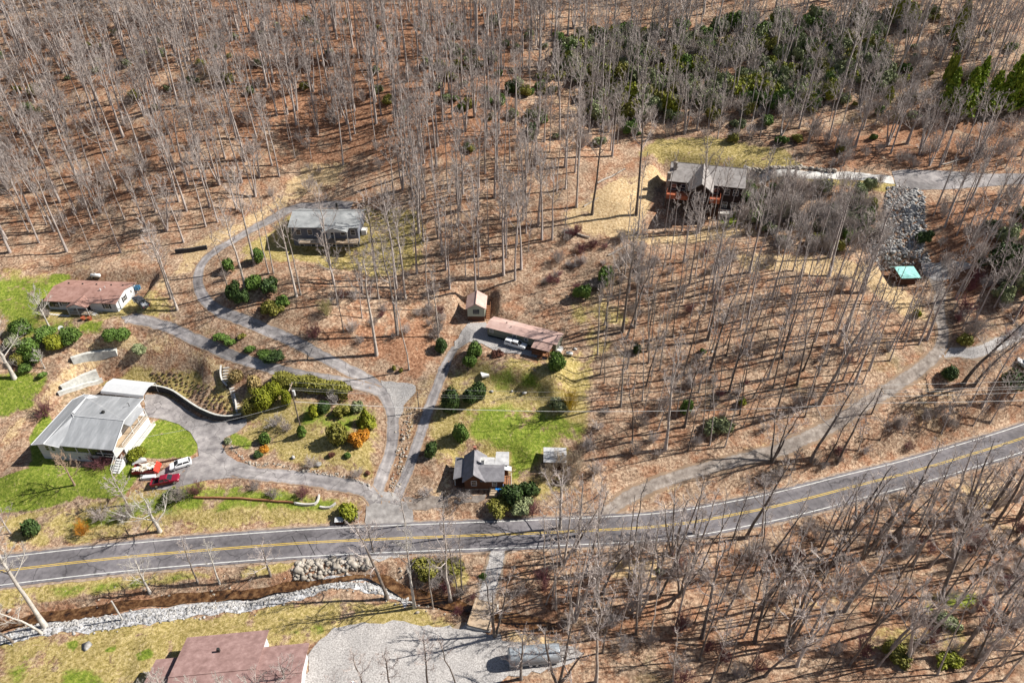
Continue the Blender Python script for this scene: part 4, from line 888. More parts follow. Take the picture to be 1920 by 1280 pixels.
stair([(425,690),(420,700),(423,716)], 1.5, 6, 'upper flight of pale garden steps beside the olive bush'); stair([(436,728),(441,745),(447,768)], 1.4, 9, 'lower flight of pale garden steps down to the loop drive')
# path of slabs and porch pots at the white house
for k in range(9):
    p = at(86+5.2*k, 588+.55*k); o = MB().box(-.27,.27,-.32,.32,-.05,.05).build('stepping_stone', concrete); o.location = p; o.rotation_euler = (0,0,R(20)); tag(o, 'pale square stepping stone in the row before the white house', 'stepping stone', 'stepping stones before the white house')
for k,x in enumerate((157,169)):
    p = at(x, 599); o = MB().tube([(0,0,-.1),(0,0,.35),(0,0,.7)], [.35,.5,.55], 10).build('flower_pot', mat('terracotta',[(.40,.10,.05),(.5,.15,.07)],2,.8)); o.location = p
    tag(o, ['left','right'][k]+' of two terracotta pots below the porch of the white house', 'flower pot')
# satellite dish
p = at(121,628); o = empty('satellite_dish', tuple(p), R(20), 'white satellite dish on a thin mast among the green shrubs', 'satellite dish')
MB().tube([(0,0,-.3),(0,0,2.0)], .05, 6).build('mast', grey_metal, o); MB().tube([(0,-.1,2.05),(0,-.16,2.12),(0,-.32,2.22)], [.12,.42,.6], 14).build('dish', trim, o)
# tanks, slabs, boxes
def tank(px,py,yaw,L_,r,label):
    p = at(px,py); o = empty('gas_tank', tuple(p), yaw, label, 'gas tank')
    MB().tube([(-L_/2-.2,0,r+.25),(-L_/2,0,r+.25),(L_/2,0,r+.25),(L_/2+.2,0,r+.25)], [r*.5,r,r,r*.5], 12).build('tank_shell', trim, o, 0, True)
    for x in (-L_/3,L_/3): MB().box(x-.08,x+.08,-r*.7,r*.7,-.1,.4).build('foot', black, o)
    MB().tube([(0,0,2*r+.2),(0,0,2*r+.42)], .16, 8).build('valve_dome', grey_metal, o)
tank(1067,667,R(-6),1.2,.45,'white gas tank on the grass right of the olive mobile home'); tank(181,521,R(-5),2.2,.5,'white gas tank behind the brown roofed house')
p = at(909,702); o = MB().box(-.85,.85,-.75,.75,-.2,.3,.3).build('concrete_slab', trim, None, .04); o.location = p; tag(o, 'white square slab lying on the yard above the tall dark evergreen', 'slab')
p = at(637,980); o = empty('meter_box', tuple(p), R(4), 'small box with a sloping pale metal top beside the rounded bush at the road', 'box')
MB().box(-.75,.75,-.4,.4,-.2,.9).build('box_body', dark_brown, o); MB().slab([(-.85,-.55,.95),(.85,-.55,.95),(.85,.55,1.15),(-.85,.55,1.15)],.07).build('lid', grey_metal, o)
p = at(230,1162); hh = height_for(p,1126); o = MB().tube([(0,0,-.6),(0,0,hh)], [.16,.12], 8).build('bare_pole', mat('grey_pole',[(.40,.38,.36),(.52,.5,.48)],1,.8)); o.location = p; tag(o, 'pale bare pole standing at the riprap beside the creek', 'pole')
# bridge
a, b_ = pz(911,1132,.1), pz(899,1170,.1); mid = (a+b_)/2; L_ = np.linalg.norm((a-b_)[:2]); yaw = math.atan2(a[1]-b_[1], a[0]-b_[0])
o = empty('footbridge', (mid[0],mid[1],.0), yaw, 'wooden plank bridge carrying the gravel lane over the creek', 'bridge')
MB().box(-L_/2-.6,L_/2+.6,-1.9,1.9,-.15,.12).build('deck', wood_tan, o)
for s in (-1,1): MB().box(-L_/2-.6,L_/2+.6,s*1.9-.12,s*1.9+.12,.121,.42).build('kerb_beam', wood_tan, o)
for s in (-1,1): MB().box(s*(L_/2+.3)-.4,s*(L_/2+.3)+.4,-2.1,2.1,-2.5,-.153).build('abutment', concrete, o)

# ------------------------------------------------------------------ rocks
def rock_arrays(n, P, size, seed=1, flat=.7):
    r = np.random.default_rng(seed); bm = bmesh.new(); bmesh.ops.create_icosphere(bm, subdivisions=1, radius=1); B = np.array([v.co for v in bm.verts]); F = np.array([[v.index for v in f.verts] for f in bm.faces]); bm.free()
    V, Q = [], []
    for i in range(n):
        s = size*r.lognormal(0,.35); v = B*r.uniform(.75,1.2,(len(B),1))*s*np.array([r.uniform(.8,1.4),r.uniform(.7,1.1),flat*r.uniform(.7,1.3)])
        a = r.uniform(0,6.28); c, s_ = math.cos(a), math.sin(a); v = np.column_stack([v[:,0]*c-v[:,1]*s_, v[:,0]*s_+v[:,1]*c, v[:,2]])
        V.append(v+P[i]); Q.append(F+i*len(B))
    return np.concatenate(V), np.column_stack([np.concatenate(Q), np.full(n*len(F),-1)])
def scatter_in(poly_xy, n, seed=0):
    r = np.random.default_rng(seed); lo, hi = poly_xy.min(0)[:2], poly_xy.max(0)[:2]; out = np.zeros((0,2))
    while len(out) < n:
        q = r.uniform(lo, hi, (n*3,2)); out = np.vstack([out, q[inside(q, poly_xy)]])
    return out[:n]
rock_m = mat('pale_rock', [(.12,.115,.11),(.32,.31,.30),(.55,.54,.52)], .9, .9, .03, 6, contrast=.2); warm_rock = mat('warm_rock', [(.17,.145,.12),(.33,.295,.25),(.47,.43,.385)], .9, .9, .03, 6, contrast=.2)
def rubble(name, px, n, size, seed, m, lift=.1):
    P = scatter_in(pxl(px)[:,:2], n, seed); V, Q = rock_arrays(n, np.column_stack([P, hgt(P)+lift]), size, seed); return link(name, mesh_np(name, V, Q), m)
tag(rubble('rock_rubble', [(1662,352),(1690,348),(1732,360),(1735,420),(1733,465),(1745,492),(1700,495),(1640,490),(1630,468),(1655,410)], 1600, .31, 3, rock_m, .08), 'steep slope of loose grey riprap boulders below the upper road', 'riprap', kind='stuff')
tag(rubble('creek_boulders', [(543,1062),(560,1050),(690,1044),(700,1062),(640,1072),(600,1085),(552,1092)], 300, .34, 4, warm_rock, .05), 'pale boulders banked between the road and the creek', 'boulders', kind='stuff')
Pg = GRV[rng.integers(0,len(GRV),1500)]+rng.normal(0,.8,(1500,2)); V, Q = rock_arrays(1500, np.column_stack([Pg, hgt(Pg)+.06]), .17, 6)
tag(link('riprap_stones', mesh_np('riprap_stones', V, Q), rock_m), 'white grey stones lining the creek bank', 'stones', kind='stuff')
ED = catmull(pxl([(427,822),(440,845),(470,868),(520,872),(580,884),(640,893),(690,908)])[:,:2], .6); ED2 = catmull(pxl([(770,770),(757,830),(745,880),(735,920)])[:,:2], .6)
Pe = np.concatenate([ED[rng.integers(0,len(ED),150)]+rng.normal(0,.18,(150,2)), ED2[rng.integers(0,len(ED2),120)]+rng.normal(0,.7,(120,2))]); V, Q = rock_arrays(270, np.column_stack([Pe, hgt(Pe)+.05]), .2, 8)
tag(link('edging_stones', mesh_np('edging_stones', V, Q), warm_rock), 'small pale stones edging the drives', 'stones', kind='stuff')
P5 = catmull(pxl([(1398,318),(1450,316),(1510,317),(1565,321)])[:,:2], .6); Pw = P5[rng.integers(0,len(P5),170)]+rng.normal(0,.3,(170,2)); V, Q = rock_arrays(170, np.column_stack([Pw, hgt(Pw)+.25]), .4, 12)
tag(link('rock_row', mesh_np('rock_row', V, Q), warm_rock), 'row of tan rocks stacked along the concrete drive', 'stones', kind='stuff')
Pc = CREEK[10:len(CREEK)-12][rng.integers(0,len(CREEK)-22,130)]+rng.normal(0,1.5,(130,2)); V, Q = rock_arrays(130, np.column_stack([Pc, hgt(Pc)+.1]), .2, 9)
tag(link('streambed_rocks', mesh_np('streambed_rocks', V, Q), warm_rock), 'scattered brown rocks in the shallow creek', 'rocks', kind='stuff')
for px,py,s,lab in [(550,858,.75,'pale boulder in the loop garden beside the orange bush'),(597,871,.7,'pale boulder on the garden slope left of the bare shrub'),(922,734,.55,'left grey boulder of the pair on the yard mound'),(983,737,.5,'right grey boulder of the pair on the yard mound'),(960,734,.45,'small boulder between two others on the yard mound'),(163,1211,.85,'wide flat stone ring on the south lawn'),(1640,337,.9,'pale boulder at the end of the concrete drive'),(1078,655,.6,'low rock behind the white gas tank'),(1195,437,.9,'pale rock below the lodge slope'),(1335,660,.5,'grey rock on the leaf covered slope in the right wood')]:
    p = at(px,py); V, Q = rock_arrays(1, np.array([[0,0,s*.1 if px == 163 else s*.25]]), s, px, .22 if px == 163 else .7); o = link('boulder', mesh_np('boulder',V,Q), rock_m); o.location = p; tag(o, lab, 'boulder')
log_m = mat('dead_wood', [(.20,.17,.145),(.36,.32,.28),(.5,.46,.42)], 1.5, .85, contrast=.2)
LOGS = [((1265,206),(1282,165),.3,'pale fallen trunk lying uphill in the upper right wood'),((1345,186),(1402,156),.28,'long fallen log on the right wood slope beneath the clearing'),((1318,50),(1290,105),.25,'broken pale log high on the right slope'),((1120,345),(1172,318),.3,'fallen log on the bank left of the lodge'),((1060,434),(1105,447),.35,'dark fallen log on the straw bank below the lodge'),((1140,480),(1180,460),.22,'fallen branch in the brush left of the lodge slope'),((1095,388),(1122,372),.2,'thin fallen limb at the foot of the tall trees'),((1580,55),(1608,62),.2,'pale log near the top right edge wood'),((800,205),(838,180),.25,'fallen snag in the upper middle wood'),((1240,206),(1258,216),.3,'rotten stub of wood beside the fallen trunk'),((900,30),(945,15),.25,'dark uprooted log at the top centre'),((1480,520),(1440,527),.2,'fallen pole on the straw strip in the right wood'),((1765,310),(1812,297),.25,'bent fallen trunk above the upper road'),((1605,975),(1606,905),.14,'pale broken limb beside the leaning tree south of the road')]
for a,b2,r,lab in LOGS:
    A, B = at(*a), at(*b2); mb = MB(); n = 6
    pts = []
    for k in range(n+1):
        q = A+(B-A)*k/n; pts.append((q[0]-A[0], q[1]-A[1], H1(q[0],q[1])+r*.8+.05-A[2]))
    mb.tube(pts, [r*(1-.5*k/n) for k in range(n+1)], 7)
    for k in (2,4): mb.tube([pts[k], tuple(np.array(pts[k])+[random.uniform(-1,1),random.uniform(-1,1),1.2])], [r*.35,.03], 5)
    o = mb.build('fallen_log', log_m); o.location = tuple(A); tag(o, lab, 'log')
# ------------------------------------------------------------------ bare trees
def tube_np(P, Rr, n):
    P = np.asarray(P,float); k = len(P); T = np.gradient(P,axis=0); T /= np.linalg.norm(T,axis=1)[:,None]+1e-9
    ref = np.array([1.,0,0]) if abs(T[0,0]) < .8 else np.array([0,1.,0])
    U = np.cross(T, ref); U /= np.linalg.norm(U,axis=1)[:,None]; Wv = np.cross(T,U); a = np.arange(n)*2*np.pi/n
    V = P[:,None,:]+(U[:,None,:]*np.cos(a)[None,:,None]+Wv[:,None,:]*np.sin(a)[None,:,None])*np.asarray(Rr)[:,None,None]
    i = np.arange(k-1)[:,None]*n; j = np.arange(n)[None,:]; j2 = (j+1)%n
    return V.reshape(-1,3), np.stack([i+j,i+j2,i+n+j2,i+n+j],-1).reshape(-1,4)
def prisms(A, B, ra, rb):
    """many 3-sided twigs at once"""
    D = B-A; L = np.linalg.norm(D,axis=1)[:,None]+1e-9; T = D/L; ref = np.where(np.abs(T[:,:1]) < .8, np.array([[1.,0,0]]), np.array([[0,1.,0]]))
    U = np.cross(T,ref); U /= np.linalg.norm(U,axis=1)[:,None]; Wv = np.cross(T,U); a = np.arange(3)*2*np.pi/3
    ring = U[:,None,:]*np.cos(a)[None,:,None]+Wv[:,None,:]*np.sin(a)[None,:,None]
    V = np.concatenate([A[:,None,:]+ring*ra, B[:,None,:]+ring*rb],1).reshape(-1,3); m = len(A); b = np.arange(m)[:,None]*6; j = np.arange(3)[None,:]; j2 = (j+1)%3
    return V, np.stack([b+j,b+j2,b+3+j2,b+3+j],-1).reshape(-1,4)
class Geo:
    def __init__(s): s.V = []; s.Q = []; s.n = 0
    def add(s, vq): V, Q = vq; s.V.append(V); s.Q.append(Q+s.n); s.n += len(V)
    def get(s): return np.concatenate(s.V), np.concatenate(s.Q)
def unit(v): return v/(np.linalg.norm(v)+1e-9)
def spray(r, A, D, L, n, ang, f0=.25, lscale=.5):
    """n children on each segment (A + D*L)"""
    m = len(A); t = r.uniform(f0,1,(m,n,1)); S0 = A[:,None,:]+D[:,None,:]*L[:,None,None]*t
    d = D[:,None,:]+r.normal(0,ang,(m,n,3)); d[...,2] += .18; d /= np.linalg.norm(d,axis=2)[...,None]
    l = L[:,None]*lscale*(1.15-.5*t[...,0])*r.uniform(.6,1.2,(m,n))
    return S0.reshape(-1,3), d.reshape(-1,3), l.reshape(-1)
def bare_tree(seed, Ht, r0, clear, spread, nl, up=.9, n2=5, n3=5, n4=2, lean=.0, forks=1, tw=.0155):
    r = np.random.default_rng(seed); tr, br, lo = Geo(), Geo(), Geo(); A2, D2, L2 = [], [], []
    for f in range(forks):
        az = 2*np.pi*f/forks+r.uniform(0,1); off = (0 if forks == 1 else r.uniform(.09,.2))
        k = 10; t = np.linspace(0,1,k); h = Ht*(1 if f == 0 else r.uniform(.75,.95)); rb = r0*(1 if forks == 1 else .75)
        P = np.column_stack([np.cumsum(r.normal(0,.012*h,k))*t*.9+math.cos(az)*off*h*t**.8+lean*h*t**1.3, np.cumsum(r.normal(0,.012*h,k))*t*.9+math.sin(az)*off*h*t**.8, t*h*.94]); P[0,2] = -.6; P[:1,:2] = 0
        rad = rb*(1-t)**.75+.035; rad[0] *= 1.45; tr.add(tube_np(P, rad, 7)); lo.add(tube_np(P[::2] if k%2 else P[[0,2,4,6,9]], rad[[0,2,4,6,9]], 4))
        for i in range(nl if forks == 1 else max(5,nl//2)):
            tt = clear+(1-clear)*((i+r.uniform(.2,.8))/(nl if forks == 1 else max(5,nl//2)))**.85*.97; q = tt*(k-1); a = int(q); S0 = P[a]+(P[min(a+1,k-1)]-P[a])*(q-a)
            az2 = i*2.4+r.uniform(-.5,.5); l = spread*(1-.72*((tt-clear)/(1-clear))**1.2)*r.uniform(.65,1.25); e = up*r.uniform(.7,1.3)
            d0 = unit(np.array([math.cos(az2),math.sin(az2),e])); d1 = unit(d0+np.array([0,0,.45])+r.normal(0,.18,3)); d2 = unit(d1+np.array([0,0,.4])+r.normal(0,.22,3))
            pts = np.array([S0, S0+d0*l*.4, S0+d0*l*.4+d1*l*.35, S0+d0*l*.4+d1*l*.35+d2*l*.3]); ra = max(.035,min(.45*np.interp(tt,t,rad),.16)); rr = np.array([ra,ra*.75,ra*.5,.02])
            br.add(tube_np(pts, rr, 5)); lo.add(tube_np(pts[[0,1,3]], rr[[0,1,3]], 3))
            for s in range(3): A2.append(pts[s]); D2.append(unit(pts[s+1]-pts[s])); L2.append(np.linalg.norm(pts[s+1]-pts[s]))
    A, D, L = np.array(A2), np.array(D2), np.array(L2)
    A3, D3, L3 = spray(r, A, D, L*1.25, n2//2+1, .48, .15, .85); br.add(prisms(A3, A3+D3*L3[:,None], .034, .016)); lo.add(prisms(A3, A3+D3*L3[:,None], .05, .022))
    A4, D4, L4 = spray(r, A3, D3, L3, n3, .5, .2, .62); br.add(prisms(A4, A4+D4*L4[:,None], tw, tw*.6))
    lo.add(prisms(A4, A4+D4*L4[:,None], tw*1.3, tw*.9))
    if n4: A5, D5, L5 = spray(r, A4, D4, L4, n4, .55, .2, .7); br.add(prisms(A5, A5+D5*L5[:,None], tw*.62, tw*.4)); sl = r.random(len(A5)) < .25; lo.add(prisms(A5[sl], (A5+D5*L5[:,None])[sl], tw*1.05, tw*.7))
    return tr.get(), br.get(), lo.get()
bark_m = mat('grey_bark', [(.20,.17,.15),(.37,.325,.29),(.52,.47,.425)], 1.3, .9, 0, 6, objvar=.38, contrast=.2)
twig_m = mat('grey_twigs', [(.31,.262,.245),(.445,.39,.365),(.58,.52,.49)], .5, .9, 0, 3, objvar=.22)
pale_bark = mat('pale_bark', [(.27,.245,.22),(.45,.42,.38),(.60,.57,.53)], 1.1, .9, 0, 6, contrast=.2)
dark_bark = mat('dark_bark', [(.075,.06,.052),(.15,.125,.108),(.26,.225,.2)], 1.3, .9, 0, 6, objvar=.3, contrast=.2)
brush_m = mat('brush_twigs', [(.25,.20,.185),(.37,.32,.295),(.49,.44,.41)], .4, .9, 0, 3, objvar=.25)
KINDS = {   # kind: list of variants
 'tall':  [bare_tree(10+i, 29, .30, .48, 5.6, 16, 1.0) for i in range(8)],
 'mid':   [bare_tree(30+i, 22, .21, .42, 4.6, 14, .9) for i in range(6)],
 'thin':  [bare_tree(50+i, 23, .13, .66, 1.9, 8, 1.3, 4, 4, 0) for i in range(8)],
 'sapling':[bare_tree(60+i, 10, .08, .35, 2.2, 10, 1.0, 4, 6, 3) for i in range(3)],
 'wide':  [bare_tree(70+i, 17, .34, .22, 7.0, 14, .7, 5, 5, 2) for i in range(4)],
 'multi': [bare_tree(80+i, 20, .30, .35, 5.0, 14, .8, 5, 5, 2, 0, 3) for i in range(4)],
 'leaning':[bare_tree(90+i, 21, .30, .35, 5.2, 13, .7, 5, 5, 2, .28) for i in range(3)],
 'yard':  [bare_tree(95+i, 9, .16, .25, 4.2, 13, .8, 5, 5, 2) for i in range(3)],
}
TM = {}
def tree_meshes(kind, v, bark, twig):
    key = (kind, v, bark.name, twig.name)
    if key not in TM:
        a, b = KINDS[kind][v][:2]; m1 = mesh_np('trunk', *a, None, True); m1.materials.append(bark); m2 = mesh_np('branches', *b); m2.materials.append(twig); TM[key] = (m1, m2)
    return TM[key]
TREE_N = 0
def put_tree(p, kind, v, sc, rz, label, group=None, bark=None, twig=None, tilt=(0,0)):
    global TREE_N; TREE_N += 1
    m1, m2 = tree_meshes(kind, v, bark or bark_m, twig or twig_m)
    o = empty('bare_tree', tuple(p), rz, label, 'tree', group); o.scale = (sc[0],sc[0],sc[1]); o.rotation_euler = (tilt[0],tilt[1],rz)
    t = bpy.data.objects.new('trunk', m1); COL.objects.link(t); t.parent = o
    c = bpy.data.objects.new('branches', m2); COL.objects.link(c); c.parent = o
# trees one can point to: pixel of the foot, kind, height factor, girth, label, bark
NAMED = [(84,1174,'tall',.95,1.5,'stout pale barked bare tree on the riprap at the bottom left corner','p'),(79,1187,'leaning',.55,.8,'crooked thin bare tree beside the stout pale tree at the bottom left','p'),(25,1203,'leaning',.5,.7,'small slanting bare tree at the left bottom edge beside the riprap','d'),
(281,1110,'wide',.62,.6,'white barked spreading tree between the road and the creek','p'),(371,1091,'mid',.55,.8,'dark slender bare tree between two pale trees by the road','d'),(412,1093,'mid',.55,.8,'whitish slender tree on the creek bank right of a dark slender tree','p'),(507,1078,'wide',.55,.6,'dark bushy bare tree on the bank left of the creek boulders','d'),
(727,1122,'leaning',.95,1.0,'dark trunked leaning tree at the tip of the riprap curve','d'),(777,1138,'tall',.8,.8,'pale slim tree right of the riprap curve','p'),(812,1141,'thin',.8,.9,'very thin bare pole tree between the riprap and the bridge','n'),(845,1129,'tall',.85,1.0,'tall bare tree with a forked top left of the plank bridge','n'),(858,1118,'thin',.85,1.0,'dark thin trunk just left of the plank bridge','d'),(866,1110,'thin',.8,1.0,'second dark thin trunk beside the forked tree near the bridge','d'),
(928,1193,'multi',.85,.9,'forked bare tree standing beside the plank bridge end','d'),(1047,1283,'multi',1.0,1.1,'big three stemmed tree in front of the silver covered trailer','d'),(977,1272,'wide',.8,.6,'bushy bare tree between the gravel lot and the silver trailer','n'),(1117,1280,'tall',.85,.9,'tall bare tree right of the silver covered trailer','n'),(1056,1056,'multi',1.0,1.0,'large many stemmed bare tree right at the south road edge','n'),(1078,1032,'leaning',.7,.8,'slanting dark tree beside the many stemmed tree at the road','d'),(1188,1030,'thin',.9,1.0,'lone thin dark trunk at the south road edge','d'),
(1275,1116,'multi',.95,1.0,'dark three stemmed tree in the wood south of the road','d'),(1426,1142,'leaning',.9,1.2,'dark leaning trunk in the wood south of the road','d'),(1300,1000,'mid',.8,.8,'bare tree overhanging the road bend','d'),(1600,992,'leaning',.75,1.3,'thick dark leaning tree on the open slope south of the road','d'),(1795,985,'leaning',.95,1.0,'long leaning twin of dark trunks on the orange slope at the right','d'),(1860,990,'tall',.9,.9,'bare tree at the right edge of the orange slope','d'),
(330,1330,'mid',.6,.7,'pale thin tree in front of the left end of the maroon roof','p'),(390,1350,'wide',.7,.6,'white twigged tree in front of the middle of the maroon roof','p'),(450,1345,'mid',.65,.7,'pale slender tree left of the dark forked one before the maroon roof','p'),(545,1300,'wide',.55,.7,'dark forked tree in front of the right end of the maroon roof','d'),(300,1345,'wide',.6,.6,'pale twigged tree at the far left of the maroon roof','p'),(490,1340,'wide',.65,.6,'pale branching tree over the ridge of the maroon roof','p'),(630,1345,'wide',.6,.7,'dark spreading tree between the maroon roof and the gravel lot','d'),(690,1330,'mid',.75,.8,'dark slim tree at the left of the gravel lot','d'),(735,1310,'mid',.7,.9,'dark straight tree in the middle of the gravel lot edge','d'),(805,1310,'tall',.65,.6,'thin dark tree at the right of the gravel lot','d'),(860,1310,'thin',.8,1.1,'dark pole tree beside the right of the gravel lot','d'),
(706,665,'tall',1.0,1.25,'stout grey tree at the fork of the upper drive','n'),(767,693,'thin',.95,1.1,'slim bare tree beside the pair of small round bushes','n'),(745,628,'tall',1.0,1.0,'tall grey tree above the fork of the drives','n'),(822,632,'mid',.9,.8,'bare tree beside the round bush left of the shed','n'),(760,560,'tall',.9,.9,'tall bare tree in the grove left of the tan shed','n'),(805,580,'thin',1.0,1.1,'thin tall tree just left of the tan shed','n'),
(477,496,'tall',.95,.9,'bare tree beside the green bush on the lawn of the upper house','n'),(504,512,'thin',1.0,1.1,'thin bare tree left of the upper house','n'),(513,512,'thin',1.0,1.0,'second thin bare tree close left of the upper house','n'),(556,555,'tall',.95,.9,'twin trunked bare tree below the upper house','n'),(564,553,'thin',1.0,1.3,'right trunk beside the twin tree below the upper house','n'),(626,532,'tall',.95,.8,'bare tree directly below the entrance of the upper house','n'),(460,541,'tall',.85,1.0,'bare tree rising from the dark shrubs at the hairpin','n'),(430,552,'thin',.8,1.0,'slanting thin tree at the hairpin of the drive','d'),(707,527,'tall',.85,.9,'dark bare tree right of the upper house','d'),(747,627,'thin',1.0,1.3,'thin bare trunk on the red leaf slope','n'),(710,560,'mid',.9,.8,'pale twigged tree on the slope below the upper house','n'),
(321,560,'mid',1.05,.9,'bare tree behind the dark grey pickup','n'),(333,581,'tall',.8,.8,'bare tree at the drive above the garden right of the pickup','n'),(92,612,'yard',1.15,.9,'pale barked yard tree in front of the white house','p'),(27,708,'wide',.9,1.6,'gnarled thick trunked bare tree at the left edge','p'),(84,690,'yard',.6,.6,'little pale bare tree on the leaf strewn bank','p'),
(140,909,'yard',1.0,1.0,'low spreading tan shrub like tree on the lower lawn','t'),(240,948,'yard',1.0,.9,'slim leaning bare tree on the bank below the lower lawn','n'),(300,996,'wide',.65,1.3,'thick pale trunked tree beside the main road','p'),(20,1000,'yard',.9,.8,'bushy bare tree at the left edge by the road','n'),
(1193,403,'tall',1.25,1.05,'very tall dark trunk in front of the straw slope left of the lodge','d'),(1110,402,'tall',1.1,.8,'tall trunk at the left of the straw slope','d'),(1081,388,'tall',1.1,.7,'slim trunk pair at the left edge of the straw slope','n'),
(1447,866,'multi',.85,1.0,'many stemmed dark tree on the gravel lane edge','d'),(1247,843,'tall',1.05,1.0,'tall leaning tree in the lower right wood by the cable','n'),(1520,862,'leaning',1.0,1.0,'dark leaning tree over the gravel lane','d'),(1805,720,'leaning',1.0,1.4,'thick dark leaning tree at the gravel lane junction','d'),(1826,722,'leaning',.9,1.0,'thinner leaning tree beside the thick one at the lane junction','d'),(1290,845,'thin',.75,1.0,'thin dark tree above the gravel lane left of the rhododendron','d'),
(1085,1005,'wide',.95,.9,'pale twigged bare tree covering the low shed','n'),(1050,990,'wide',.95,.8,'bushy pale tree between the cabin and the road','n'),(1120,990,'mid',.75,.7,'bare tree at the mouth of the right gravel lane','n'),(760,985,'mid',.55,.7,'thin pale tree at the drive mouth','n'),(833,1010,'mid',.65,.7,'slender bare tree before the cabin lane','n'),(700,1035,'yard',.9,.8,'small tree overhanging the road at the drive mouth','d')]
BK = {'p': (pale_bark, None), 'd': (dark_bark, None), 'n': (bark_m, None), 't': (mat('tan_bark',[(.22,.15,.11),(.34,.25,.18)],1,.9), mat('tan_twigs',[(.34,.24,.17),(.46,.34,.25)],.6,.9))}
POS = []
for px,py,kind,hs,gs,lab,bk in NAMED:
    p = at(px,py) if py < 1285 else np.array([*pz(px,py,0)[:2], 0.]); 
    if py >= 1285: p[2] = H1(p[0],p[1])
    v = rng.integers(len(KINDS[kind])); bm_, tm_ = BK[bk]; gsc = .5*(gs+hs)
    rz = rng.uniform(0,6.28) if kind != 'leaning' else (rng.uniform(-.5,.9) if px > 900 else math.pi+rng.uniform(-.6,.6))
    put_tree(p, kind, v, (gsc,hs), rz, lab, None, bm_, tm_ or (pale_bark if bk == 'p' else None)); POS.append(p[:2])
# woods: polygon in the photograph, count, spacing, kinds with weights, label, group
def wxy(px): return pxl(px)[:,:2]
TOPP = lambda lst: np.array([at(*q)[:2] if q[1] >= 0 else pz(q[0],q[1],70)[:2] for q in lst])
WOODS = [
 ([(-60,480),(60,482),(215,475),(330,470),(400,425),(470,385),(540,345),(620,300),(560,200),(-60,200)], 135, 3.6, (('tall',.45),('mid',.18),('thin',.15),('multi',.1),('sapling',.12)), 'leafless tree in the open wood above the brown roofed house', 'bare trees on the left hillside'),
 ([(720,360),(800,330),(1080,330),(1090,420),(1040,470),(960,540),(850,560),(780,520),(700,560),(690,640),(620,640),(600,560),(740,500),(790,450)], 66, 3.4, (('tall',.4),('mid',.2),('thin',.2),('multi',.08),('sapling',.12)), 'leafless tree in the grove between the upper house and the tan shed', 'bare trees of the middle grove'),
 ([(1120,560),(1200,470),(1400,500),(1600,520),(1730,600),(1750,650),(1640,730),(1480,820),(1330,860),(1180,830),(1110,700)], 175, 2.0, (('thin',.8),('tall',.1),('mid',.1)), 'thin straight bare tree in the wood between the lodge and the gravel lane', 'thin bare trees of the right wood'),
 ([(1190,440),(1330,435),(1560,490),(1540,420),(1420,400),(1240,425)], 30, 2.2, (('thin',.8),('tall',.2)), 'thin bare tree just below the lodge', 'bare trees below the lodge'),
 ([(960,1060),(1200,1040),(1400,1000),(1560,960),(1640,1000),(1930,900),(1930,1290),(1160,1290),(1080,1200),(960,1160)], 150, 2.0, (('multi',.1),('thin',.6),('mid',.14),('leaning',.16)), 'bare tree in the tangled wood south of the main road', 'bare trees south of the road'),
 ([(1740,380),(1930,355),(1930,620),(1800,640),(1780,560),(1760,480)], 42, 2.6, (('thin',.5),('leaning',.25),('mid',.25)), 'bare tree on the red leaf slope at the right edge', 'bare trees on the right edge slope'),
 ([(1250,960),(1500,880),(1700,790),(1930,740),(1930,800),(1700,870),(1480,930),(1280,970)], 22, 3, (('mid',.4),('sapling',.6)), 'bare tree on the bank between the gravel lane and the main road', 'bare trees on the road bank'),
 ([(-60,200),(560,200),(620,300),(760,340),(1090,330),(1090,-40),(-60,-40)], 520, 2.9, (('tall',.36),('mid',.2),('thin',.14),('multi',.12),('wide',.08),('sapling',.1)), 'leafless tree in the dense wood across the top of the hillside', 'bare trees of the upper hillside'),
 ([(1090,330),(1230,255),(1480,270),(1560,315),(1930,318),(1930,-40),(1090,-40)], 330, 2.8, (('mid',.3),('tall',.2),('thin',.12),('multi',.14),('wide',.12),('sapling',.12)), 'leafless tree in the mixed wood above the lodge and the upper road', 'bare trees above the lodge'),
]
SPECS = []
for px_ in (1772,1800,1825,1848,1880,1915):      # keep the ground in front of the pines open
    p = at(px_, 212)
    for dx in (-3,0,3):
        for dy in (-13,-10,-7,-4,-1,2): POS.append(np.array([p[0]+dx, p[1]+dy]))
DRV = [LA,LB,LC,LD,LF]
for px,n,sp,kw,lab,grp in WOODS:
    P = TOPP(px); ks = [k for k,_ in kw]; wts = np.array([w for _,w in kw]); tries = 0; got = 0
    while got < n and tries < n*40:
        tries += 1; q = rng.uniform(P.min(0), P.max(0))
        if not inside(q[None], P)[0]: continue
        if POS and np.min(np.hypot(*(np.array(POS)-q).T)) < sp*rng.uniform(.6,1.2): continue
        if min(seg_dist(q[None], L)[0] for L in DRV) < 3 or seg_dist(q[None], ROAD)[0] < 5.5: continue
        POS.append(q); got += 1; kind = rng.choice(ks, p=wts/wts.sum()); SPECS.append((q, kind, int(rng.integers(len(KINDS[kind]))), rng.uniform(.62,1.06), lab, grp))
SPECS.sort(key=lambda s: math.hypot(s[0][0], s[0][1]))
NI = 300-TREE_N
far_V, far_Q, far_M, nn = [], [], [], 0
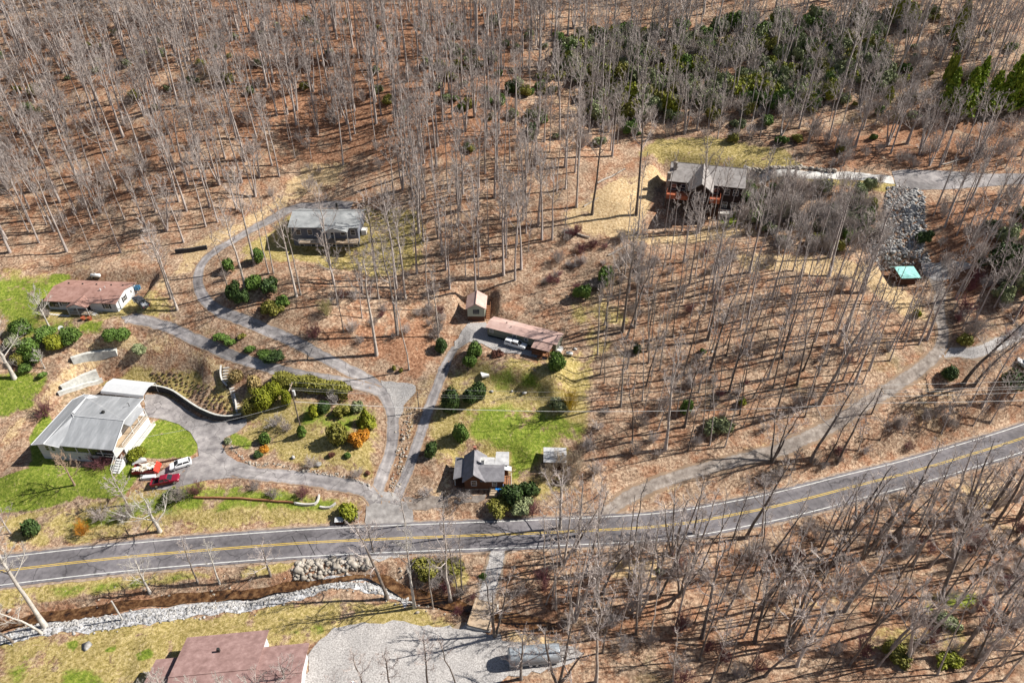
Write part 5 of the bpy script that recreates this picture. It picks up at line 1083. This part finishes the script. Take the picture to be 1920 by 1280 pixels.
for i,(q,kind,v,s,lab,grp) in enumerate(SPECS):
    z = H1(q[0],q[1]); rz = rng.uniform(0,6.28)
    if kind == 'leaning' and q[0] > 0: rz = rng.uniform(-.6,1.2)
    g = s*rng.uniform(.8,1.15)
    if i < NI: put_tree((q[0],q[1],z), kind, v, (g,s), rz, lab, grp, dark_bark if rng.random() < (.3 if q[0] < 20 else .5) else None, None, (rng.normal(0,.055),rng.normal(0,.055)))
    else:
        V, Q = KINDS[kind][v][2]; c, s_ = math.cos(rz), math.sin(rz)
        V = np.column_stack([(V[:,0]*c-V[:,1]*s_)*g, (V[:,0]*s_+V[:,1]*c)*g, V[:,2]*s])+np.array([q[0],q[1],z]); far_V.append(V); far_Q.append(Q+nn); nn += len(V)
me = mesh_np('far_wood', np.concatenate(far_V), np.concatenate(far_Q)); me.materials.append(twig_m)
tag(link('far_wood', me), 'dense bare wood covering the top of the hillside', 'wood', kind='stuff')

# ------------------------------------------------------------------ leafy plants
def leaf_plant(seed, n, ls, shape='dome', tiers=7):
    """unit plant (radius 1, height 1) made of many small leaf faces; returns arrays"""
    r = np.random.default_rng(seed); C, Nn = [], []
    if shape in ('dome','globe','rough'):
        lob = [(np.array([0,0,.42]), .58 if shape != 'rough' else .42)]
        for i in range({'dome':13,'globe':16,'rough':15}[shape]):
            a = r.uniform(0,6.28); e = r.uniform(.1,.85); rr = {'dome':.5,'globe':.35,'rough':.62}[shape]*(r.uniform(.75,1.25) if shape != 'globe' else 1)
            lob.append((np.array([math.cos(a)*rr*(1-e*.45), math.sin(a)*rr*(1-e*.45), .22+e*.5]), r.uniform(.26,.42) if shape != 'rough' else r.uniform(.2,.38)))
        w = np.array([l[1]**2 for l in lob]); k = r.choice(len(lob), n, p=w/w.sum())
        d = r.normal(size=(n,3)); d /= np.linalg.norm(d,axis=1)[:,None]; rad = np.array([l[1] for l in lob])[k]*r.uniform(.55,1.2,n)**.8
        P = np.array([l[0] for l in lob])[k]+d*rad[:,None]*np.array([1,1,.8]); N_ = d+r.normal(0,.45,(n,3))
    elif shape == 'cone':
        z = r.uniform(0,1,n)**1.35; a = r.uniform(0,6.28,n); tier = (z*tiers)%1; rr = (1-z)**.85*(.62+.38*(1-tier))*r.uniform(.55,1.05,n)*(1+.18*np.sin(a*5+z*9))
        P = np.column_stack([np.cos(a)*rr, np.sin(a)*rr, z*.97+.02]); N_ = np.column_stack([np.cos(a),np.sin(a),np.full(n,.7)])+r.normal(0,.4,(n,3))
    elif shape == 'column':
        z = r.uniform(0,1,n); a = r.uniform(0,6.28,n); rr = np.sqrt(np.clip(1-(2*z-.9)**2*.9,.02,1))*r.uniform(.7,1.05,n)*(1+.15*np.sin(a*4+z*11)); P = np.column_stack([np.cos(a)*rr,np.sin(a)*rr,z]); N_ = np.column_stack([np.cos(a),np.sin(a),np.full(n,.4)])+r.normal(0,.4,(n,3))
    elif shape == 'pine':
        P, N_ = [], []
        for b in range(72):
            tier = b//6; z = .10+.86*(tier/12)+r.uniform(-.012,.012); a = b*1.05+tier*.5+r.uniform(-.25,.25); l = (1.04-z)*r.uniform(.6,1.1); m = int(n/72)
            t = r.uniform(.1,1,m); w = .12*(1-.5*t)*(1.1-z)
            q = np.column_stack([np.cos(a)*l*t+r.normal(0,w), np.sin(a)*l*t+r.normal(0,w), z+.05*t*(1-z)-.07*t*t*(1-z)+r.normal(0,.007,m)]); P.append(q); N_.append(np.tile([0,0,1.],(m,1))+r.normal(0,.35,(m,3)))
        P, N_ = np.concatenate(P), np.concatenate(N_)
    P[:,2] = np.abs(P[:,2]); N_ /= np.linalg.norm(N_,axis=1)[:,None]; n = len(P)
    ref = r.normal(size=(n,3)); U = np.cross(N_,ref); U /= np.linalg.norm(U,axis=1)[:,None]; Wv = np.cross(N_,U); s = ls*r.uniform(.6,1.3,(n,1))
    V = np.stack([P-U*s-Wv*s*.6, P+U*s-Wv*s*.6, P+U*s*.7+Wv*s*.7, P-U*s*.7+Wv*s*.7],1).reshape(-1,3)
    return V, np.arange(4*n).reshape(n,4)
def leafmat(n, a, b, c): return mat(n, [a,b,c], 1.1, .6, 0, 4, spec=.25, objvar=.12, contrast=.2)
LM = {'dark': leafmat('dark_evergreen', (.02,.038,.012),(.05,.088,.024),(.11,.165,.048)), 'green': leafmat('fresh_green', (.04,.07,.012),(.095,.165,.03),(.19,.275,.06)),
 'olive': leafmat('olive_leaves', (.10,.10,.016),(.20,.19,.035),(.31,.28,.07)), 'gold': leafmat('golden_green', (.085,.10,.008),(.20,.22,.018),(.34,.34,.04)), 'tan': leafmat('tan_leaves', (.18,.125,.045),(.30,.22,.09),(.42,.33,.16)),
 'orange': leafmat('orange_leaves', (.24,.085,.008),(.46,.19,.018),(.60,.30,.04)), 'rust': leafmat('rust_leaves', (.09,.035,.025),(.18,.075,.05),(.27,.13,.09)), 'wood': leafmat('dead_brown_leaves', (.085,.05,.035),(.16,.10,.07),(.25,.17,.12)), 'wine': leafmat('wine_twigs', (.10,.035,.045),(.18,.07,.08),(.26,.12,.12)),
 'pine': leafmat('pine_needles', (.10,.17,.018),(.27,.36,.035),(.48,.52,.08)), 'yellow': leafmat('yellow_forsythia', (.25,.16,.01),(.42,.28,.02),(.55,.38,.05)), 'rhodo': leafmat('dull_rhododendron', (.115,.135,.065),(.21,.24,.115),(.33,.36,.20))}
LV = {'dome': [leaf_plant(200+i, 4200, .05) for i in range(4)], 'globe': [leaf_plant(210+i, 2200, .07,'globe') for i in range(2)], 'rough': [leaf_plant(220+i, 2600, .062,'rough') for i in range(4)], 'cone': [leaf_plant(230+i, 2200, .075,'cone') for i in range(3)], 'column': [leaf_plant(240+i, 1700, .11,'column') for i in range(2)], 'pine': [leaf_plant(250+i, 6600, .05,'pine') for i in range(3)]}
def twig_bush(seed, n=26):
    r = np.random.default_rng(seed); A = np.zeros((n,3)); A[:,:2] = r.normal(0,.10,(n,2)); d = r.normal(0,.55,(n,3)); d[:,2] = 1; d /= np.linalg.norm(d,axis=1)[:,None]; L = r.uniform(.6,1.05,n); g = Geo()
    g.add(prisms(A, A+d*L[:,None], .014, .006)); A2,D2,L2 = spray(r,A,d,L,5,.42,.25,.6); g.add(prisms(A2,A2+D2*L2[:,None],.007,.004)); A3,D3,L3 = spray(r,A2,D2,L2,5,.5,.2,.6); g.add(prisms(A3,A3+D3*L3[:,None],.0045,.003)); A4,D4,L4 = spray(r,A3,D3,L3,2,.5,.2,.7); g.add(prisms(A4,A4+D4*L4[:,None],.0035,.0025))
    return g.get()
LV['twigs'] = [twig_bush(260+i) for i in range(4)]
SM = {}
def plant(p, shape, rx, h, m, label, cat='shrub', group=None, name=None, v=None, ry=None):
    v = int(rng.integers(len(LV[shape]))) if v is None else v; key = (shape, v, m.name)
    if key not in SM: me = mesh_np('foliage', *LV[shape][v]); me.materials.append(m); SM[key] = me
    nm = name or {'twigs':'bare_shrub','cone':'conifer','column':'conifer','pine':'pine_tree'}.get(shape,'shrub')
    if shape in ('pine',) or (shape == 'cone' and h > 4):
        o = empty(nm, (p[0],p[1],p[2]-.1), rng.uniform(0,6.28), label, cat, group); f = bpy.data.objects.new('foliage', SM[key]); COL.objects.link(f); f.parent = o; f.scale = (rx,rx,h)
        MB().tube([(0,0,-.5),(0,0,h*.92)], [.06*h**.7,.03], 7).build('trunk', dark_bark, o)
        return o
    o = bpy.data.objects.new(nm, SM[key]); COL.objects.link(o); o.location = (p[0],p[1],p[2]-.12); q_ = rng.uniform(.86,1.14); o.scale = (rx*q_, (ry or rx)/q_, h); o.rotation_euler = (0,0,rng.uniform(0,6.28) if ry is None else 0)
    return tag(o, label, cat, group)
# pixel of the centre, radius, height, shape, leaf, label
PL_ = [(828,649,2.1,4.0,'dome','dark','round dark green bush left of the gravel lot beside the second drive'),(891,656,2.3,3.8,'dome','green','green bush at the corner of the gravel lot, behind a paler one'),(880,677,2.0,3.4,'dome','green','paler yellow green bush in front of the corner bush of the gravel lot'),(1043,680,2.5,5.0,'dome','green','bright green bush at the right end of the olive mobile home'),(846,756,2.7,7.2,'dome','dark','tallest dark evergreen standing beside the second drive'),(896,736,2.5,4.6,'dome','dark','right lobe of the wide dark evergreen on the upper yard'),(884,742,2.3,4.2,'dome','dark','left lobe of the wide dark evergreen next to the tallest one'),(864,813,2.3,4.6,'dome','green','green bush above the cabin, right of the round clipped one'),(809,845,2.1,4.0,'globe','dark','clipped dark round bush beside the lower second drive'),(932,663,1.6,1.6,'rough','rust','reddish brown bush in front of the white canopy pickup'),
(1047,760,2.4,3.4,'rough','rhodo','dark shrub left of the yellow forsythia at the wood edge'),(1067,757,2.8,4.6,'twigs','yellow','yellow forsythia at the edge of the lawn and the wood'),(739,690,.75,1.3,'globe','olive','left of two tiny round bushes on the red leaves'),(752,694,.75,1.2,'globe','olive','right of two tiny round bushes on the red leaves'),(1091,548,2.4,4.2,'rough','green','fresh green bush behind the mobile home in the wood'),(1137,519,2.7,5.6,'rough','green','tall green shrub in the clearing below the lodge'),(1194,655,1.2,3.0,'dome','dark','small dark green bush alone on the leaf covered slope'),(1285,762,1.6,4.6,'rough','green','green shrub beside the tall trunks right of the lawn'),(1347,802,3.5,4.0,'rough','rhodo','wide rhododendron above the gravel lane'),(1318,658,.9,1.6,'rough','green','tiny green plant on the slope of the right wood'),(1392,752,1.2,2,'rough','gold','yellow green tuft in the right wood near the cable'),(1780,702,2.3,3.6,'dome','dark','dark green bush beside the gravel lane junction'),(1898,715,3.4,4.6,'rough','dark','dark green shrub mass at the right edge under the wires'),(1807,638,1.9,2.8,'rough','olive','olive bush between the two gravel lanes'),(1718,588,1.2,2.2,'rough','gold','yellow green sprout beside the bend of the gravel lane'),
(444,707,2.3,3.4,'globe','tan','tan round bush beside the garden steps'),(478,718,2.4,3.6,'globe','tan','second tan bush right of the garden steps bush'),(474,728,1.6,2.4,'dome','olive','olive dark bush in front of the second tan bush'),(500,748,3.1,6.0,'dome','gold','big yellow green tree like bush near the loop drive'),(476,762,2.5,4.4,'dome','olive','dark olive bush joined to the big yellow green one'),(517,733,2.2,5.0,'dome','gold','bright yellow green bush behind the big one'),(539,747,1.7,4.6,'dome','gold','upright yellow green bush left of the utility pole'),(589,772,1.05,3.0,'column','gold','narrow golden columnar bush right of the utility pole'),(607,764,1.8,3.0,'dome','dark','dark bush next to the golden column'),(630,748,2.4,3.2,'twigs','silver','silvery bare shrub below the hedge'),(643,770,2.2,2.8,'rough','olive','olive shrub behind the big olive globe'),(671,763,1.7,2.8,'rough','rhodo','dull green shrub near the drive bend'),(687,785,2.3,4.6,'cone','gold','yellow green cone shaped bush near the drive bend'),(635,815,3.2,4.8,'globe','olive','large dark olive globe bush in the loop garden'),(675,820,2.7,3.4,'rough','orange','big orange bush beside the olive globe'),(497,822,1.9,2.6,'globe','green','green clipped bush in the loop garden'),(494,843,1.4,1.7,'rough','orange','small orange bush in the loop garden'),(485,851,1.3,1.6,'dome','dark','small dark bush beside the small orange bush'),(622,852,.85,1.3,'rough','rust','small reddish bush in the loop garden'),(652,853,1.1,1.3,'globe','green','little pale green ball bush in the loop garden'),(585,869,2.2,1.9,'twigs','brown','low bare shrub on the loop garden slope'),(672,888,1.8,1.7,'twigs','brown','low bare shrub near the drive junction'),(690,886,.7,1.0,'rough','rust','tiny rusty bush near the drive junction'),(567,810,.9,2.8,'column','green','green climber on the foot of the left utility pole'),(427,826,1.0,1.2,'rough','rhodo','dark little bush at the loop drive edge'),(655,960,3.0,2.7,'globe','gold','rounded yellow green bush beside the drive mouth'),(518,790,2.6,2.8,'twigs','silver','grey bare shrub left of the utility pole foot'),(540,800,2.2,2.2,'twigs','brown','brown bare shrub beside the grey bare shrub'),
(106,642,3.0,3.8,'dome','gold','bright yellow green bush below the white house'),(136,630,2.9,4.2,'dome','green','dark green bush right of the bright yellow green one'),(88,626,2.8,3.6,'dome','green','green bush behind the bright yellow green one'),(56,652,3.0,4.2,'dome','green','green bush left in the shrub row'),(62,670,2.2,3.0,'dome','green','green bush in front of the left shrub row'),(38,672,2.0,3.0,'dome','olive','olive bush at the left end of the shrub row'),(48,688,2.0,1.8,'dome','green','low flat green bush near the gnarled tree'),(81,703,1.3,1.5,'rough','green','single low green bush on the track edge'),(40,615,3.0,3.6,'dome','green','green bush near the left edge above the shrub row'),(26,640,2.2,3.2,'rough','rhodo','dull bush near the left edge'),(212,628,2.6,3.0,'dome','green','left half of the wide green bush below the drive'),(232,628,2.6,2.8,'dome','green','right half of the wide green bush below the drive'),(262,655,2.2,2.2,'rough','rhodo','dark grassy clump above the terraced plants'),(88,770,3.2,3.8,'twigs','wine','purplish bare shrub beside the grey metal roof'),(258,851,2.2,3.0,'dome','gold','yellow green bush at the side steps of the grey roofed house'),(62,990,2.5,3.6,'globe','dark','dark clipped round bush near the left road edge'),(158,992,2.3,2.8,'twigs','orange','orange stemmed shrub near the left road edge'),(190,868,3.6,2.4,'twigs','wine','wine red twigs below the screened porch'),(235,966,3.2,3.2,'twigs','brown','dense brown shrub on the bank beside the slim tree'),(190,967,3.0,2.4,'twigs','brown','left brown shrub on the bank'),(340,928,2.6,3,'twigs','brown','brown shrub below the red pickup'),(370,920,2.2,2.4,'twigs','wine','reddish brown shrub below the drive edge'),(325,928,2.0,2.6,'rough','rhodo','dull green shrub below the red pickup'),(510,927,2.2,2,'twigs','brown','bare shrub beside the timber edging'),(570,925,2.2,2.0,'twigs','wine','reddish bare shrub near the end of the timber edging'),(480,912,1.9,1.8,'twigs','brown','small bare shrub at the lower drive edge'),(90,588,1.9,2.2,'twigs','brown','brown bare shrub at the left end of the white house'),
(415,632,2.0,1.8,'rough','green','green ivy patch on the bank between the drives'),(432,640,1.7,1.6,'rough','green','second ivy patch on the bank between the drives'),(470,655,1.8,1.6,'rough','green','ivy clump right on the bank between the drives'),(512,668,3.4,1.6,'dome','dark','dark green ground shrub between the two drives'),(498,664,2.4,1.6,'dome','green','green ground shrub between the two drives'),(455,630,1.2,1.2,'rough','olive','olive tuft on the bank between the drives'),
(485,480,2.1,4.2,'dome','green','green bush on the lawn left of the upper house'),(432,497,2.1,3.8,'rough','green','dark green shrub inside the drive hairpin'),(440,546,2.3,5.0,'rough','dark','tall dark shrub nearest the hairpin edge'),(455,558,2.1,3.8,'rough','dark','dark shrub beside the tall one at the hairpin'),(475,530,2.5,4.2,'rough','green','green shrub in the middle of the hairpin bed'),(510,535,3.0,4.4,'rough','dark','dark shrub right in the hairpin bed'),(512,576,3.4,3.2,'rough','olive','wide olive shrub below the hairpin bed'),(530,566,2.2,2.8,'rough','green','green top of the shrub group below the hairpin bed'),(612,583,2.6,3.4,'twigs','olivetw','olive brushy shrub on the slope below the upper house'),(590,625,2.6,3.0,'twigs','wine','dark reddish brush above the drive fork'),(660,615,2.4,2.6,'twigs','brown','brown brush on the leaf slope near the fork'),(420,520,1.5,2.4,'twigs','brown','brown brush inside the hairpin'),
(960,925,3.0,3.2,'rough','dark','dark juniper at the corner of the blue tarp'),(935,948,3.2,2.6,'dome','olive','olive juniper mass below the cabin steps'),(975,945,3.0,2.8,'rough','rhodo','dull green juniper right of the olive one'),(990,920,2.6,3.4,'rough','dark','dark shrub in front of the low shed'),(1000,955,2.4,2.4,'twigs','wine','reddish brush near the road and cabin'),(870,930,2.0,1.6,'twigs','silver','grey weeds beside the cabin lane'),(800,925,2.0,1.6,'twigs','silver','grey weeds left of the cabin'),(1052,868,2.8,4.2,'twigs','tanw','tan bare bush hiding the right half of the low shed'),(1082,872,3.0,4.0,'twigs','tanw','tan bare bush right of the low shed'),(1030,890,2.6,3.4,'twigs','tanw','tan bare bush before the front of the low shed'),(1066,895,2.8,4.0,'twigs','tanw','tan bare bush between the low shed and the road'),(1120,880,2.6,2.8,'twigs','brown','brown bare bush at the wood edge right of the low shed'),
(1335,215,3.0,4.4,'rough','olive','olive evergreen at the edge of the meadow above the lodge'),(1280,120,3.4,6.5,'rough','green','green evergreen in the wood above the lodge'),(1265,160,2.0,4,'rough','green','small evergreen below the green one above the lodge'),(1435,225,2.6,3.6,'rough','green','evergreen right of the meadow above the lodge'),(1180,240,2.8,4.6,'rough','green','evergreen left of the meadow above the lodge'),(1000,240,2.6,3.6,'rough','dark','dark evergreen in the upper middle wood'),(962,165,2.8,5.0,'rough','dark','very dark evergreen in the upper middle wood'),(1125,265,2.2,3,'rough','rhodo','dull evergreen near the tall trunks above the lodge'),(925,40,3,4,'rough','rhodo','dull evergreen near the uprooted log'),
(905,1080,0.9,0.9,'rough','green','green tuft left of the gravel lane bend'),(1236,1070,1.1,1.1,'rough','green','bright green tuft beside the straw patch'),(800,1065,3.2,2.6,'rough','olive','olive brush on the bank left of the gravel lane'),(850,1065,3.0,2.4,'rough','olive','second olive brush near the gravel lane south of the road'),(1770,1165,2.6,2.4,'rough','rhodo','dull green bush in the lower right wood'),(1680,1225,2.6,2.2,'rough','olive','olive bush near the bottom right'),(1780,1240,2.4,2.0,'rough','gold','yellow green bush at the bottom right'),(1880,480,4.6,7.5,'rough','dark','large dark evergreen at the right edge'),(1905,530,4.0,6.5,'rough','rhodo','dull large evergreen at the right edge below the dark one'),(1730,445,2.4,3.6,'rough','dark','dark shrub right of the rock slope')]
TW = {'tanw': mat('tan_brush',[(.30,.23,.165),(.43,.35,.26),(.55,.46,.36)],.5,.9), 'silver': mat('silver_twigs',[(.34,.30,.29),(.48,.44,.42)],.6,.9), 'brown': brush_m, 'yellow': LM['yellow'], 'orange': LM['orange'], 'wine': LM['wine'], 'olivetw': mat('olive_twigs',[(.24,.21,.09),(.36,.31,.15)],.6,.9)}
for px,py,rx,h,sh,lf,lab in PL_:
    p = at(px, py+2.2*h); plant(p, sh, rx, h, TW[lf] if sh == 'twigs' else LM[lf], lab, 'tree' if sh in ('pine',) else 'shrub')
# hedge
HL = catmull(pxl([(520,718),(560,724),(610,731),(655,742)])[:,:2], .35); T = np.gradient(HL,axis=0); T /= np.linalg.norm(T,axis=1)[:,None]; Nn = np.stack([-T[:,1],T[:,0]],1)
nl = 9000; k = rng.integers(0,len(HL),nl); a = rng.uniform(-.15,math.pi+.15,nl); rad = 1+.12*np.sin(k*.35)+rng.normal(0,.08,nl)
P = np.column_stack([HL[k]+Nn[k]*(np.cos(a)*1.55*rad)[:,None]+rng.normal(0,.12,(nl,2)), hgt(HL[k])+np.maximum(0,np.abs(np.sin(a))**.6*2.5*rad)]); N_ = np.column_stack([Nn[k]*np.cos(a)[:,None], np.sin(a)])+rng.normal(0,.4,(nl,3)); N_ /= np.linalg.norm(N_,axis=1)[:,None]
U = np.cross(N_, rng.normal(size=(nl,3))); U /= np.linalg.norm(U,axis=1)[:,None]; Wv = np.cross(N_,U); s = .2*rng.uniform(.6,1.3,(nl,1))
V = np.stack([P-U*s-Wv*s*.6,P+U*s-Wv*s*.6,P+U*s*.7+Wv*s*.7,P-U*s*.7+Wv*s*.7],1).reshape(-1,3); o = link('hedge', mesh_np('hedge', V, np.arange(4*nl).reshape(nl,4)), LM['olive']); tag(o, 'long clipped olive hedge along the lower drive', 'hedge')
# pines at the upper right
for px,py,rx,h,lab in [(1880,207,5.2,17,'tallest green pine at the upper right edge'),(1848,212,4.2,13,'pine just left of the tallest pine'),(1800,218,5.0,15,'broad green pine left in the pine row'),(1772,205,3.8,13,'yellowish pine behind the broad pine'),(1915,208,4.6,15,'pine cut by the right edge of the picture'),(1825,185,3.6,13,'small pine behind the pine row')]: plant(at(px,py), 'pine', rx, h, LM['pine'], lab, 'pine', name='pine_tree')
for px,py,rx,h,lab in [(1770,168,2.0,13,'slim yellow green conifer left of the pines'),(1700,50,3.6,9,'yellow green tree crown near the top right'),(1677,40,1.9,12,'slim yellow green conifer at the top right'),(1792,75,1.6,11,'narrow yellow green conifer high on the right slope'),(1663,195,1.1,5,'narrow green conifer above the upper road'),(1690,160,2.2,4,'green evergreen beside the straw opening on the right slope')]: plant(at(px,py), 'column' if rx < 2 else 'rough', rx, h, LM['gold'], lab, 'conifer', name='conifer')
# evergreen understory in the woods: one kind per region
BRUSH, GREEN = [], []
def understory(px, n, shape, rx, h, mats, label, group, cat='shrub', seed=0, gap=1.5):
    P = scatter_in(TOPP(px), n, seed); Z = hgt(P)
    for q,z in zip(P,Z):
        if min(seg_dist(q[None], L)[0] for L in DRV) < gap+rx*.6 or seg_dist(q[None], ROAD)[0] < 4.2+rx*.5: continue
        s = rng.uniform(.6,1.25)
        if shape == 'twigs': BRUSH.append((q, z, rx*s, h*s*rng.uniform(.8,1.2), mats[int(rng.integers(len(mats)))], label, group)); continue
        if shape == 'rough': GREEN.append((q, z, rx*s, h*s*rng.uniform(.8,1.2), mats[int(rng.integers(len(mats)))], label, group)); continue
        plant((q[0],q[1],z), shape, rx*s, h*s*rng.uniform(.8,1.2), mats[int(rng.integers(len(mats)))], label, cat, group)
understory([(1390,345),(1480,340),(1640,350),(1650,410),(1620,470),(1480,470),(1380,430)], 46, 'rough', 2.4, 3.4, [LM['rhodo'],LM['green'],LM['rhodo'],LM['olive']], 'dull green rhododendron in the thicket between the lodge and the rock slope', 'rhododendrons of the thicket', seed=1)
understory([(1120,230),(1460,210),(1660,180),(1680,-20),(1040,-20)], 330, 'rough', 3.1, 4.8, [LM['rhodo'],LM['rhodo'],LM['rhodo'],LM['green'],LM['olive'],LM['gold']], 'dull green evergreen shrub scattered in the wood above the lodge', 'evergreens of the wood above the lodge', seed=2)
understory([(-20,240),(600,230),(900,220),(1080,280),(1080,-20),(-20,-20)], 60, 'rough', 2.0, 2.8, [LM['rhodo'],LM['olive']], 'small dull evergreen scattered in the upper hillside wood', 'evergreens of the upper hillside', seed=3)
understory([(1840,420),(1930,400),(1930,580),(1830,560)], 14, 'rough', 2.6, 4, [LM['rhodo'],LM['dark']], 'dull evergreen shrub in the mass at the right edge', 'evergreens at the right edge', seed=4)
understory([(900,320),(1200,260),(1480,270),(1560,300),(1930,180),(1930,-20),(800,-20),(820,200)], 150, 'rough', 1.9, 2.6, [LM['rhodo'],LM['olive'],LM['rhodo'],LM['green']], 'small evergreen shrub spread thinly through the wood above the lodge', 'thin evergreens above the lodge', seed=22)
bt = [brush_m, LM['wine'], brush_m, TW['silver']]
understory([(1390,340),(1650,350),(1650,470),(1480,480),(1380,440)], 80, 'twigs', 2.6, 4.8, [brush_m,TW['silver']], 'bare brush in the thicket between the lodge and the rock slope', 'brush of the thicket', 'brush', 5)
understory([(960,1060),(1400,1000),(1600,960),(1930,880),(1930,1290),(1100,1290),(1090,1200),(960,1150)], 80, 'twigs', 2.1, 3.2, bt, 'bare brush in the tangled wood south of the main road', 'brush south of the road', 'brush', 6)
understory([(1120,760),(1330,700),(1500,760),(1420,850),(1160,880),(1100,850)], 22, 'twigs', 2.1, 2.4, bt, 'bare brush on the slope between the lawn and the gravel lane', 'brush by the lawn', 'brush', 7)
understory([(1250,960),(1500,880),(1700,790),(1930,740),(1930,800),(1700,870),(1480,930),(1280,970)], 34, 'twigs', 1.9, 2.6, bt, 'bare brush on the bank between the gravel lane and the main road', 'brush on the road bank', 'brush', 8)
understory([(1090,330),(1230,255),(1480,270),(1560,315),(1930,310),(1930,-20),(1090,-20)], 230, 'twigs', 2.9, 3.9, [brush_m,TW['silver'],LM['wine']], 'bare brush in the mixed wood above the lodge and the upper road', 'brush above the lodge', 'brush', 9)
understory([(1060,420),(1200,455),(1420,470),(1400,500),(1100,560),(960,540),(1040,480)], 40, 'twigs', 2.0, 2.2, bt, 'bare brush on the slope below the lodge', 'brush below the lodge', 'brush', 10)
understory([(1750,380),(1930,360),(1930,640),(1800,640)], 34, 'twigs', 2.4, 3.4, bt, 'bare brush on the red leaf slope at the right edge', 'brush on the right edge slope', 'brush', 11)
understory([(-20,440),(400,420),(700,320),(1080,320),(1080,-20),(-20,-20)], 170, 'twigs', 2.4, 3.2, bt, 'bare brush under the trees of the upper hillside wood', 'brush of the upper hillside', 'brush', 12)
understory([(600,560),(780,510),(880,560),(820,640),(680,650)], 22, 'twigs', 1.8, 2.0, bt, 'bare brush under the grove left of the tan shed', 'brush of the middle grove', 'brush', 13)
understory([(770,1040),(890,1040),(890,1150),(780,1150)], 12, 'twigs', 1.7, 1.9, bt, 'bare brush on the creek bank left of the bridge', 'brush at the creek', 'brush', 14)
understory([(1200,500),(1600,510),(1740,640),(1480,800),(1150,640)], 22, 'twigs', 1.6, 2.0, bt, 'bare brush under the thin trees of the right wood', 'brush of the right wood', 'brush', 15)
BRUSH.sort(key=lambda b: math.hypot(b[0][0], b[0][1])); NB = 296-sum(1 for e in PL_ if e[4] == 'twigs'); fv, fq, nn = [], [], 0
def light_bush(seed, n=22):
    r = np.random.default_rng(seed); A = np.zeros((n,3)); A[:,:2] = r.normal(0,.14,(n,2)); d = r.normal(0,.55,(n,3)); d[:,2] = 1; d /= np.linalg.norm(d,axis=1)[:,None]; L = r.uniform(.6,1.05,n); g = Geo()
    g.add(prisms(A, A+d*L[:,None], .013, .007)); A2,D2,L2 = spray(r,A,d,L,5,.42,.25,.6); g.add(prisms(A2,A2+D2*L2[:,None],.009,.006)); A3,D3,L3 = spray(r,A2,D2,L2,4,.5,.2,.65); g.add(prisms(A3,A3+D3*L3[:,None],.0065,.0045)); return g.get()
GREEN.sort(key=lambda b: math.hypot(b[0][0], b[0][1])); gv, gq, gi, gn = [], [], [], 0; gm_ = [LM['rhodo'], LM['dark'], LM['green'], LM['olive'], LM['gold']]
for i,(q,z,rx,h,m,lab,grp) in enumerate(GREEN):
    if i < 190: plant((q[0],q[1],z), 'rough', rx, h, m, lab, 'shrub', grp); continue
    V, Q = LV['rough'][i%4]; V, Q = V[:5600], Q[:1400]; a = rng.uniform(0,6.28); c, s_ = math.cos(a), math.sin(a); gv.append(np.column_stack([(V[:,0]*c-V[:,1]*s_)*rx, (V[:,0]*s_+V[:,1]*c)*rx, V[:,2]*h])+np.array([q[0],q[1],z-.1])); gq.append(Q+gn); gn += len(V); gi.append(np.full(len(Q), gm_.index(m) if m in gm_ else 0))
me = mesh_np('far_evergreens', np.concatenate(gv), np.concatenate(gq)); [me.materials.append(m) for m in gm_]; me.polygons.foreach_set('material_index', np.concatenate(gi).astype(np.int32))
tag(link('far_evergreens', me), 'dull green evergreen understory high on the right slope', 'shrubs', kind='stuff')
LB_ = [light_bush(280+i) for i in range(4)]
for i,(q,z,rx,h,m,lab,grp) in enumerate(BRUSH):
    if i < NB: plant((q[0],q[1],z), 'twigs', rx, h, m, lab, 'brush', grp); continue
    V, Q = LB_[i%4]; a = rng.uniform(0,6.28); c, s_ = math.cos(a), math.sin(a); fv.append(np.column_stack([(V[:,0]*c-V[:,1]*s_)*rx, (V[:,0]*s_+V[:,1]*c)*rx, V[:,2]*h])+np.array([q[0],q[1],z-.1])); fq.append(Q+nn); nn += len(V)
me = mesh_np('far_brush', np.concatenate(fv), np.concatenate(fq)); me.materials.append(brush_m)
tag(link('far_brush', me), 'grey brown brush under the far trees', 'brush', kind='stuff')
# terraced dry garden plants behind the carport
a0, a1 = pxl([(285,700),(345,700),(400,730),(435,765)]), pxl([(300,722),(340,735),(380,762),(425,783)])
for i in range(17):
    for j in range(5):
        t = i/16*3; k = min(int(t),2); f = t-k; A = a0[k]+(a0[k+1]-a0[k])*f; B = a1[k]+(a1[k+1]-a1[k])*f; q = A+(B-A)*(j/4*.85)+rng.normal(0,.12,3)
        plant((q[0],q[1],H1(q[0],q[1])), 'rough', .46*rng.uniform(.6,1.2), .55, LM['wood'] if rng.random() < .65 else LM['tan'], 'dry brown plant in the terraced rows above the loop drive', 'garden plant', 'dry plants of the terraced garden', 'garden_plant')
print('trees', TREE_N, 'specs', len(SPECS), 'objects', len(bpy.data.objects))
